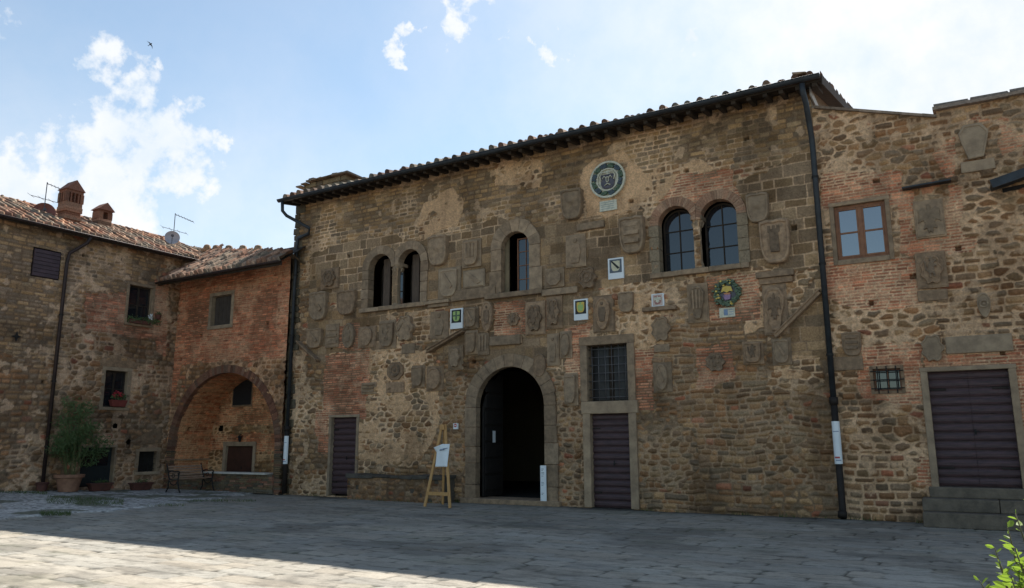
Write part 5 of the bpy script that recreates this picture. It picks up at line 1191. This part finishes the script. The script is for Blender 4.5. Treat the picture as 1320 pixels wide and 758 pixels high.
mb.tube([(cx-Rm*.16, FY-.095, cz-.32*Rm), (cx, FY-.10, cz-.22*Rm), (cx+Rm*.16, FY-.095, cz-.32*Rm)], Rm*.03, 6)
mb.build('charge', M_glazew, sh_, smooth=True)
x0, z0, x1, z1 = rectM(774, 259, 796, 272); mb = MB(); mb.box((x0, FY-.055, z0), (x1, FY+.02, z1), jit=.006)
for k in range(4): z = z1-(z1-z0)*(k+.8)/4.8; mb.box((x0+.04, FY-.057, z-.006), (x1-.04-random.uniform(0, .05), FY-.05, z+.006), mi=1)
mb.build('name_plate', [M_glazew, mat('worn_letters', (.30, .34, .33), None, 12, .5, 0)], md)
x0, z0, x1, z1 = rectM(921, 360, 956, 396); cx, cz = (x0+x1)/2, (z0+z1)/2; Rm = (x1-x0+z1-z0)/4
wr = thing('fruit_wreath', 'round coloured glazed wreath with a yellow and purple crest on red brick', 'wreath', (cx, FY, cz-Rm))
disc(Rm*.62, FY-.05, FY+.05).build('disc', M_glazeb, wr)
lf_ = ringm(Rm*.66, Rm*.92, FY-.08, FY+.04)
for k in range(210):
    a = random.uniform(0, 6.283); rr_ = Rm*random.gauss(.80, .10); x, z = cx+rr_*math.cos(a), cz+rr_*math.sin(a); s_ = Rm*random.uniform(.05, .10); b = random.uniform(0, 3)
    lf_.prism([(x+s_*math.cos(t+b)*(1 if k % 9 == 0 else 1.3), z+s_*math.sin(t+b)*.8) for t in np.linspace(0, 5.2, 6)], FY-.05-random.uniform(.03, .10), FY-.04, mi=int(k % 9 == 0))
lf_.build('leaves', [M_glazeg, M_yellow], wr)
mb = MB(); ox, oz = cx, cz
mb.prism([(ox-Rm*.42, oz+Rm*.05), (ox-Rm*.3, oz+Rm*.42), (ox, oz+Rm*.5), (ox+Rm*.32, oz+Rm*.42), (ox+Rm*.42, oz+Rm*.05), (ox+Rm*.2, oz+Rm*.12), (ox, oz), (ox-Rm*.2, oz+Rm*.12)], FY-.10, FY-.045)
mb.build('charge', M_yellow, wr); mb = MB()
mb.prism([(ox-Rm*.25, oz-.02*Rm), (ox+Rm*.25, oz-.02*Rm), (ox+Rm*.12, oz-Rm*.22), (ox-Rm*.14, oz-Rm*.2)], FY-.09, FY-.045); mb.build('charge', M_fruit, wr)
mb = shield_mesh('heater', ox, oz-Rm*.32, Rm*.5, Rm*.42, FY-.05, .05); mb.build('shield', mat('mauve_glaze', (.34, .22, .34), (.24, .15, .26), 12, .4, .2), wr)
x0, z0, x1, z1 = rectM(928, 397, 948, 409); mb = MB(); mb.box((x0, FY-.05, z0), (x1, FY+.02, z1), jit=.004)
mb.box((x0+(x1-x0)*.3, FY-.053, z0+.04), (x0+(x1-x0)*.55, FY-.045, z1-.035), mi=1)
for k in range(3): z = z1-(z1-z0)*(k+.9)/4; mb.box((x0+(x1-x0)*.62, FY-.053, z-.006), (x1-.03, FY-.045, z+.006), mi=1)
mb.build('name_plate', [M_glazew, mat('blue_letters', (.22, .3, .45), None, 12, .5, 0)], wr)
def ptile(box, lab, inner, field, fieldm, ch, chm, kind='heater', dark=M_black):
    x0, z0, x1, z1 = rectM(*box); w, h = x1-x0, z1-z0; cx = (x0+x1)/2
    t = thing('painted_tile', lab, 'tile', (cx, FY, z0), 'painted coat of arms tiles on the wall')
    mb = MB(); mb.box((x0, FY-.065, z0), (x1, FY+.03, z1)); mb.build('tile', M_white, t, bevel=.004)
    b = h*.29 if inner else h*.1
    mb = MB(); 
    if dark: mb.box((x0+w*.11, FY-.069, z0+b), (x1-w*.11, FY-.06, z1-h*.07)); mb.build('frame', dark, t)
    cz_ = (z0+b+z1-h*.07)/2; hh = (z1-h*.07-z0-b)*.86
    mb = MB(); mb.prism([(cx+x, cz_+z) for x, z in outline(kind, w*.54, hh*.9)], FY-.075, FY-.062); f = mb.build('shield', fieldm, t)
    mb = MB(); charge(mb, ch, cx, cz_+hh*.04, w*.95, hh*1.2, FY-.073, .012); mb.build('charge', chm, f)
ptile((582, 398, 598, 424), 'white painted tile with a green shield, above the left slanting beam', True, None, M_lime, 'cross', M_glazeg)
ptile((741, 386, 759, 413), 'white painted tile with a yellow emblem on black, above the barred window', True, None, M_yellow, 'figure', M_lime)
ptile((785, 333, 805, 360), 'white painted tile with a black striped shield, below the large cracked shield', True, None, mat('cream_paint', (.65, .6, .42), None, 9, .5, 0), 'bend', M_black, dark=mat('slate_paint', (.12, .14, .17), None, 9, .5, 0))
ptile((841, 379, 857, 396), 'small pinkish painted tile standing on a thin ledge, left of the horse-head shield', False, None, mat('rose_paint', (.42, .18, .16), None, 9, .5, 0), 'eagle', M_glazew, dark=mat('pale_pink_paint', (.60, .46, .40), None, 9, .5, 0))
x0, z0, x1, z1 = rectM(830, 396, 873, 401); tag(MB().build if False else None) if False else None
mb = MB(); mb.box((x0, FY-.14, z0), (x1, FY+.05, z1), jit=.01); tag(mb.build('stone_ledge', M_sand2, None, ((x0+x1)/2, FY, z0), bevel=.01), 'thin dark stone ledge under the small pinkish tile', 'ledge')
# tiny enamel plate beside the gate
c = onY(589, 549, FY); mb = MB(); mb.box((c[0]-.07, FY-.075, c[2]-.09), (c[0]+.07, FY-.02, c[2]+.07)); mb.prism([(c[0]+.05*math.cos(t), c[2]+.01+.05*math.sin(t)) for t in np.linspace(0, 6.0, 14)], FY-.08, FY-.07, mi=1); mb.box((c[0]-.035, FY-.083, c[2]), (c[0]+.035, FY-.078, c[2]+.02), mi=0)
tag(mb.build('enamel_plate', [M_white, M_stickred], None, (c[0], FY, c[2])), 'tiny red and white plate on the rough wall left of the arched doorway', 'plate')
# slanting beams and ledges
def strut(a, b, lab, w=.10, h=.09, m=M_iron):
    p = Vector(onY(*a, FY-.08)); q = Vector(onY(*b, FY-.08)); mb = MB(); mb.bar(p, q, .26, h, (0, 0, 1)); mb.bar(p+Vector((0, .0, .05)), q+Vector((0, .0, .05)), .34, .03, (0, 0, 1))
    tag(mb.build('slanting_beam', m, None, (float(p.x), FY, float(p.z)), bevel=.008), lab, 'beam', 'slanting beams on the main front')
strut((553, 454), (599, 427), 'dark slanting beam under the tile with a green shield', h=.06, m=M_sand2)
strut((1000, 434), (1057, 377), 'long dark slanting beam beside the right drainpipe', h=.09, m=M_sand2)
strut((386, 442), (411, 466), 'short dark slanting beam low beside the left drainpipe, sloping down to the right', h=.06, m=M_sand2)
p = Vector(onY(1163, 244, FY-.1)); q = Vector(onY(1226, 233, FY-.1)); mb = MB(); mb.bar(p, q, .24, .035); tag(mb.build('stone_ledge', M_pipe, None, tuple(p), bevel=.006), 'thin dark metal ledge over the upper square carved panel', 'ledge')
# canopy on the right edge
p = Vector(onY(1277, 240, FY-.3)); q = Vector(onY(1420, 190, FY-.3)); cn = thing('door_canopy', 'dark sloping canopy edge jutting from the wall at the right edge', 'canopy', (q.x, FY, q.z))
mb = MB(); mb.bar(p, q, .62, .07); mb.build('roof_panel', M_pipe, cn, bevel=.01); mb = MB(); mb.bar(p+Vector((0, -.32, -.05)), q+Vector((0, -.32, -.05)), .03, .17); mb.build('fascia', M_pipe, cn); mb = MB(); mb.bar(p+Vector((.2, .28, -.05)), p+Vector((.8, .28, -.0)), .05, .08); mb.build('bracket', M_iron, cn)

# ------------------------------------------------------------------ stone bench by the main front
x0 = onZ(449, 642)[0]; x1 = onZ(592, 646)[0]; x0, x1 = -15.75, -12.35; BH = onY(520, 615, FY-.45)[2]; BD = FY-.55
sb = thing('stone_bench', 'rough masonry bench along the wall between the left plank door and the easel', 'bench', ((x0+x1)/2, FY-.3, 0))
U, V = mesh_grid(x0, x1, -.03, BH, .022); H, Cc = masonry(U, V, [], 411, base='rough', tint=(.72, .70, .70))
grid_mesh('front', U, V, np.stack([U, BD-H*.8, V], -1), Cc, np.ones((U.shape[0]-1, U.shape[1]-1), bool), M_wall, sb)
mb = MB(); mb.box((x0, BD+.02, 0), (x1, FY, BH-.02), (.11, .09, .07)); mb.build('core', M_wall, sb)
mb = MB(); x = x0-.04
while x < x1:
    e = min(x+random.uniform(.35, .7), x1+.04); mb.box((x+.005, BD-.07+random.uniform(-.03, .03), BH-.05), (e-.005, FY, BH+.05+random.uniform(-.03, .02)), jit=.022); x = e
mb.build('seat', mat('dark_bench_stone', (.10, .085, .066), (.06, .052, .045), 5, .9, .7, dist=.02), sb, bevel=.02)

# ------------------------------------------------------------------ easel with a sheet
eL = Vector(onZ(547.5, 653, 0)); eR = Vector(onZ(580, 655, 0)); ap = Vector(onY(572, 547, (eL.y+eR.y)/2+.28)); fl = (eL+eR)/2
es = thing('wooden_easel', 'tall pale wooden easel standing on the paving left of the arched doorway', 'easel', tuple(fl))
for sgn, a in ((-1, eL), (1, eR)):
    mb = MB(); mb.bar(a, ap+Vector((sgn*.045, 0, 0)), .075, .035, (0, 1, 0)); mb.build('leg', M_pine, es, bevel=.004)
mb = MB(); mb.bar(ap+Vector((0, .03, -.03)), (fl.x-.42, fl.y+.82, 0), .06, .03, (0, 1, 0)); mb.build('leg', M_pine, es, bevel=.004)
k_ = .16; mb = MB(); mb.bar(eL.lerp(ap, k_)+Vector((0, -.02, 0)), eR.lerp(ap, k_)+Vector((0, -.02, 0)), .03, .085); mb.build('crossbar', M_pine, es, bevel=.004)
k_ = .93; mb = MB(); mb.box((ap.x-.07, ap.y-.08, ap.z-.14), (ap.x+.07, ap.y+.03, ap.z-.02)); mb.build('hinge_block', M_pine, es, bevel=.004)
# sheet pinned to the legs, upper left corner curling over
pc = onY(569, 587, eL.y+.10); wS, hS = .44, .56; mb = MB(); nx_, nz__ = 14, 16; vs = []
for j in range(nz__+1):
    for i in range(nx_+1):
        u, v = i/nx_, j/nz__; x = pc[0]-wS/2+.06+u*wS*.86; z = pc[2]-hS/2+v*hS; y = eL.y+.28*(z/ap.z)-.075+.012*math.sin(u*5+v*3)
        cfold = max(0, (v-u*.9)-.62)*1.6
        if cfold > 0: x -= cfold*.10*(1-u); y -= cfold*.12; z -= cfold*.14
        vs.append((x, y, z))
mb.add(vs, [(j*(nx_+1)+i, j*(nx_+1)+i+1, (j+1)*(nx_+1)+i+1, (j+1)*(nx_+1)+i) for j in range(nz__) for i in range(nx_)])
for (ax_, az_, bx_, bz_) in ((.30, .70, .62, .80), (.55, .76, .85, .84)):
    x = pc[0]-wS/2+.06; y = eL.y+.28*(pc[2]/ap.z)-.115; mb.add([(x+ax_*wS, y, pc[2]-hS/2+az_*hS), (x+bx_*wS, y, pc[2]-hS/2+(az_+.04)*hS), (x+bx_*wS, y, pc[2]-hS/2+bz_*hS), (x+ax_*wS, y, pc[2]-hS/2+(bz_-.03)*hS)], [(0, 1, 2, 3)], mi=1)
o = mb.build('paper_sheet', [M_white, M_print], None, (pc[0], pc[1], pc[2]-hS/2), smooth=True); tag(o, 'white paper sheet with a curled corner pinned on the easel', 'paper sheet'); so_m = o.modifiers.new('thick', 'SOLIDIFY'); so_m.thickness = .003
# narrow white stand board at the gate
a = onZ(698, 647, .0); 
bx0 = onY(697, 620, FY-.12)[0]; bx1 = onY(704.5, 620, FY-.12)[0]; bz = onY(700, 600, FY-.12)[2]
bt = thing('info_board', 'narrow white upright board with grey print, right foot of the arched doorway', 'board', ((bx0+bx1)/2, FY-.12, .115))
mb = MB(); mb.box((bx0, FY-.14, .115), (bx1, FY-.12, bz)); mb.build('panel', M_white, bt, bevel=.003)
mb = MB()
for zz, ww in ((.9, .6), (.86, .4), (.80, .7), (.76, .7), (.70, .5), (.52, .6), (.48, .7), (.44, .5), (.22, .6), (.18, .4)): z = .115+(bz-.115)*zz; mb.box((bx0+.03, FY-.143, z-.008), (bx0+.03+(bx1-bx0-.05)*ww, FY-.139, z+.008))
mb.build('print', mat('pale_grey_print', (.35, .38, .42), None, 9, .6, 0), bt)
mb = MB(); mb.bar(((bx0+bx1)/2, FY-.10, bz*.8), ((bx0+bx1)/2, FY+.08, .12), .04, .015); mb.build('rear_strut', M_iron, bt)
# ------------------------------------------------------------------ park bench before the arch
p0 = Vector(onZ(224, 638, .05)); p1 = Vector(onZ(273, 638.5, .03)); ax_ = (p1-p0); ax_.z = 0; ln = ax_.length; ax_.normalize(); nv_ = Vector((ax_.y, -ax_.x, 0))
if nv_.dot(Vector((0, 0, 0))-p0) < 0: nv_ = -nv_
p0 = Vector((-22.28, 15.95, 0)); ax_ = Vector((0, 1, 0)); nv_ = Vector((ax_.y, -ax_.x, 0)); ln = 1.28
gz0 = float(gzf(p0.x, p0.y))+.03
def BP(u, f, z): v = p0+ax_*u+nv_*f; return (v.x, v.y, gz0+z)
pb = thing('park_bench', 'wooden slat bench with black cast iron ends in front of the brick arch', 'bench', BP(ln/2, 0, 0))
for k in range(5): f, z = .02-.03*k, .46+.082*k; mb = MB(); mb.bar(BP(0, f, z), BP(ln, f, z), .025, .055, (0, 0, 1)); mb.build('backrest_slat', M_benchw, pb, bevel=.005)
for k in range(5): mb = MB(); mb.bar(BP(0, .10+.085*k, .42-.012*(4-k)), BP(ln, .10+.085*k, .42-.012*(4-k)), .065, .025); mb.build('seat_slat', M_benchw, pb, bevel=.005)
for u in (.0, ln):
    mb = MB(); T_ = lambda pts, r: mb.tube([BP(u, f, z) for f, z in pts], r, 7)
    T_([(-.14, .88), (-.06, .70), (.02, .46), (.06, .40), (.2, .38), (.48, .40)], .022)
    T_([(-.03, .62), (.12, .66), (.30, .64), (.46, .66), (.54, .62), (.52, .56), (.46, .58)], .020)
    T_([(.48, .60), (.50, .48), (.47, .38), (.50, .25), (.56, .10), (.62, 0)], .022)
    T_([(.06, .40), (.0, .28), (.02, .15), (-.08, 0)], .022)
    T_([(.06, .36), (.14, .26), (.27, .22), (.40, .26), (.46, .36)], .015); T_([(.16, .50), (.2, .56), (.28, .56), (.30, .48), (.22, .46), (.16, .50)], .012)
    mb.build('cast_iron_end', M_iron, pb, smooth=True)

# ------------------------------------------------------------------ plants
def leaf_cloud(mb, pts, n, ln, wd, rng, droop=.3):
    for c, r_ in pts:
        for k in range(int(n)):
            d = rng.normal(0, 1, 3); d /= np.linalg.norm(d); p = np.array(c)+d*np.array(r_)*rng.uniform(.25, 1)**.6
            a = rng.normal(0, 1, 3); a[2] -= droop; a /= np.linalg.norm(a); b = np.cross(a, rng.normal(0, 1, 3)); b /= np.linalg.norm(b); l = ln*rng.uniform(.6, 1.2); w = wd*rng.uniform(.7, 1.2)
            q = p+a*l*.5; e = p+a*l; nrm = np.cross(a, b)*w*.3
            mb.add([p, q+b*w/2+nrm, e, q-b*w/2+nrm], [(0, 1, 2, 3)])
rng = np.random.default_rng(11)
c = onZ(85, 640, .08); PX, PY = -24.0, 13.75; gz0 = float(gzf(PX, PY))+.03
kz = float(onX(85, 613, -24.0)[2])
pp = thing('potted_shrub', 'tall leafy shrub in a large terracotta pot by the purple drainpipe', 'potted plant', (PX, PY, gz0))
mb = MB(); hp = kz-gz0+.03; mb.lathe([(.27, 0), (.30, hp*.3), (.36, hp*.78), (.37, hp*.80), (.42, hp*.82), (.43, hp), (.38, hp), (.36, hp*.88)], (PX, PY, gz0), 28); mb.build('pot', M_terra, pp, smooth=False)
mb = MB(); stems = []
for k in range(13):
    a = rng.uniform(0, 6.28); r_ = rng.uniform(.1, .62); h = rng.uniform(1.2, 2.5); tip = (PX+r_*math.cos(a)*.8, PY+r_*math.sin(a)*1.0, gz0+hp+h*.85); b0 = (PX+.12*math.cos(a), PY+.12*math.sin(a), gz0+hp-.05); mid_ = tuple((np.array(b0)+np.array(tip))/2+rng.normal(0, .08, 3))
    mb.tube([b0, mid_, tip], [.012, .009, .004], 5); stems.append((np.array(mid_), np.array(tip)))
mb.build('stem', mat('green_brown_stem', (.12, .13, .05), None, 9, .7, 0), pp)
mb = MB(); pts = []
for m_1, t_1 in stems:
    for f_ in (0.0, .35, .7, 1.0): pts.append((m_1+(t_1-m_1)*f_+rng.normal(0, .10, 3), (.24, .26, .20)))
leaf_cloud(mb, pts, 60, .15, .03, rng); leaf_cloud(mb, [((PX+.15, PY+.85, gz0+1.35), (.25, .35, .35)), ((PX, PY+.55, gz0+1.0), (.3, .4, .3))], 260, .12, .035, rng)
mb.build('foliage', M_leaf, pp)
mb = MB(); mb.lathe([(.13, 0), (.16, .2), (.19, .24), (.18, .26), (.15, .25)], (-24.35, 13.15, float(gzf(-24.3, 13.1))+.03), 18); tag(mb.build('plant_pot', M_terra2, None, (-24.35, 13.15, .15)), 'small dark plant pot half hidden left of the big terracotta pot', 'pot')
def planter(px, y_, lab, wsc=1):
    X = -23.95 if px < 150 else -23.9; p = onX(px, 634, X); gz_ = float(gzf(X, p[1]))+.03; L_ = .36*wsc; t = thing('trough_planter', lab, 'planter', (X, p[1], gz_), 'trough planters along the left house')
    mb = MB(); lo, hi = [], []
    mb.add([(X-.09, p[1]-L_*.8, gz_), (X+.09, p[1]-L_*.8, gz_), (X+.09, p[1]+L_*.8, gz_), (X-.09, p[1]+L_*.8, gz_), (X-.14, p[1]-L_, gz_+.24), (X+.14, p[1]-L_, gz_+.24), (X+.14, p[1]+L_, gz_+.24), (X-.14, p[1]+L_, gz_+.24)], [(0, 3, 2, 1), (0, 1, 5, 4), (1, 2, 6, 5), (2, 3, 7, 6), (3, 0, 4, 7), (4, 5, 6, 7)])
    mb.box((X-.155, p[1]-L_-.015, gz_+.20), (X+.155, p[1]+L_+.015, gz_+.25)); mb.build('trough', M_terra2, t, bevel=.01)
    mb = MB(); leaf_cloud(mb, [((X, p[1], gz_+.29), (.12, L_*.8, .07))], 90, .07, .03, rng); mb.build('foliage', M_leaf, t)
planter(128, 634, 'dark trough planter right of the big terracotta pot, nearer the dark door'); planter(181, 634, 'dark trough planter under the small barred window')
# window boxes on the left house
y0, z0, y1, z1 = lop['w2']; t = thing('flower_pot', 'red flowers in a terracotta pot on the lower window sill of the left house', 'flower pot', (WX+.1, (y0+y1)/2, z0+.02)); yc = (y0+y1)/2+.1
mb = MB(); mb.add([(WX-.02, yc-.22, z0+.02), (WX+.14, yc-.22, z0+.02), (WX+.14, yc+.22, z0+.02), (WX-.02, yc+.22, z0+.02), (WX-.05, yc-.28, z0+.24), (WX+.18, yc-.28, z0+.24), (WX+.18, yc+.28, z0+.24), (WX-.05, yc+.28, z0+.24)], [(0, 3, 2, 1), (0, 1, 5, 4), (1, 2, 6, 5), (2, 3, 7, 6), (3, 0, 4, 7), (4, 5, 6, 7)]); mb.build('pot', mat('red_brown_pot', (.22, .05, .04), None, 6, .7, .1), t, bevel=.01)
mb = MB(); leaf_cloud(mb, [((WX+.07, yc, z0+.34), (.14, .26, .12))], 130, .06, .05, rng); mb.build('foliage', M_leaf, t)
mb = MB(); leaf_cloud(mb, [((WX+.10, yc-.05, z0+.42), (.14, .2, .12))], 90, .05, .05, rng, 0); mb.build('flowers', M_red, t)
y0, z0, y1, z1 = lop['w1']; t = thing('window_plant', 'trailing green plant with one white flower on the upper window sill of the left house', 'plant', (WX+.05, (y0+y1)/2, z0))
mb = MB(); mb.box((WX-.03, y0+.05, z0), (WX+.14, y1-.05, z0+.13)); mb.build('window_box', M_terra2, t, bevel=.01)
mb = MB(); leaf_cloud(mb, [((WX+.08, y, z0+.16), (.12, .16, .12)) for y in np.linspace(y0+.1, y1+.25, 6)], 60, .08, .035, rng, .8); mb.build('foliage', M_leaf, t)
mb = MB(); leaf_cloud(mb, [((WX+.14, y1-.08, z0+.30), (.05, .06, .10))], 26, .06, .05, rng, 0); mb.build('flowers', M_white, t)
p = onX(204, 408, WX+.08); t = thing('hanging_pot', 'small dark plant pot fixed to the wall just right of the upper window', 'pot', tuple(p)); mb = MB(); mb.lathe([(.07, -.1), (.11, .05), (.10, .06)], p, 14); mb.build('pot', M_terra2, t); mb = MB(); leaf_cloud(mb, [(p+np.array((0, 0, .1)), (.1, .12, .06))], 60, .07, .03, rng); mb.build('foliage', M_leaf, t)
# lantern over the recessed door
p = onY(309, 566, VB-.12); t = thing('wall_lantern', 'small black lantern over the low door inside the brick arch', 'lantern', tuple(p)); mb = MB(); mb.lathe([(.03, -.10), (.07, .05), (.09, .08), (.01, .15)], p, 6); mb.build('lamp_body', M_black, t); mb = MB(); mb.tube([(p[0], VB, p[2]+.12), (p[0], p[1], p[2]+.18), (p[0], p[1], p[2]+.12)], .012, 5); mb.build('bracket', M_iron, t)
# sunlit shrub at the lower right
D_ = 4.1
def at_(px, py, d=D_): r_ = ray(px, py); return EYE+r_/np.linalg.norm(r_[:2])*d
cB = at_(1352, 740); t = thing('sunlit_shrub', 'bright yellow-green shrub in the sun at the lower right corner', 'shrub', (cB[0], cB[1], 0))
mb = MB(); lf1 = MB(); 
tips = [(1262, 748, 4.0), (1282, 706, 4.1), (1299, 680, 4.15), (1309, 662, 4.2), (1308, 706, 4.0), (1303, 742, 3.9), (1330, 650, 4.2), (1345, 700, 4.0), (1275, 762, 3.9), (1318, 724, 4.1), (1360, 660, 4.3), (1290, 728, 4.2)]
for tx, ty, dd_ in tips:
    e = at_(tx, ty, dd_); b0 = np.array((cB[0]+rng.normal(0, .06), cB[1]+rng.normal(0, .06), .0)); md_ = (b0+e)/2+np.array((0, 0, .15)); P_ = [b0, b0*.5+md_*.5, md_, e*.6+md_*.4+np.array((0, 0, .03)), e]
    mb.tube(P_, [.012, .01, .008, .005, .002], 5)
    for k in range(15):
        f_ = .45+.55*k/14; seg = f_*4; i_ = min(3, int(seg)); q = P_[i_]*(1-(seg-i_))+P_[i_+1]*(seg-i_); ax2 = P_[i_+1]-P_[i_]; ax2 /= np.linalg.norm(ax2)
        sd_ = np.cross(ax2, rng.normal(0, 1, 3)); sd_ /= np.linalg.norm(sd_); dr = ax2*.5+sd_; dr /= np.linalg.norm(dr); l_ = rng.uniform(.030, .060); w_2 = l_*.45; bb = np.cross(dr, rng.normal(0, 1, 3)); bb /= np.linalg.norm(bb); n2 = np.cross(dr, bb)*l_*.08
        lf1.add([q, q+dr*l_*.35+bb*w_2*.5+n2, q+dr*l_*.75+bb*w_2*.4+n2, q+dr*l_, q+dr*l_*.75-bb*w_2*.4+n2, q+dr*l_*.35-bb*w_2*.5+n2], [(0, 1, 2, 3), (0, 3, 4, 5)])
leaf_cloud(lf1, [((cB[0]+.05, cB[1]-.05, .75), (.28, .28, .45))], 1500, .06, .025, rng, 0)
mb.build('stem', mat('shrub_stem', (.10, .09, .04), None, 9, .7, 0), t, smooth=True); lf1.build('foliage', M_leafy, t)
# bird
B_ = EYE+ray(194, 57)/np.linalg.norm(ray(194, 57))*62; rr2 = Vector(r2); uu2 = Vector(u2); mb = MB(); bd_ = Vector(B_)
ax3 = Vector((.8, .2, .35)).normalized(); sd3 = Vector((.2, -.8, .4)).normalized(); up3 = ax3.cross(sd3)
mb.tube([bd_-ax3*.16, bd_-ax3*.08, bd_+ax3*.02, bd_+ax3*.10, bd_+ax3*.15], [.008, .03, .04, .028, .004], 8)
mb.add([bd_-ax3*.14-sd3*.01, bd_-ax3*.24-sd3*.05, bd_-ax3*.19, bd_-ax3*.24+sd3*.05, bd_-ax3*.14+sd3*.01], [(0, 1, 2), (2, 3, 4), (0, 2, 4)])
for s3 in (-1, 1): mb.add([bd_+ax3*.06, bd_+ax3*.05+sd3*s3*.16+up3*.05, bd_-ax3*.08+sd3*s3*.34+up3*.04, bd_-ax3*.02+sd3*s3*.14+up3*.03, bd_-ax3*.05], [(0, 1, 2, 3, 4)])
tag(mb.build('swallow', M_black, None, tuple(B_)), 'small dark bird flying high over the left roof', 'bird')
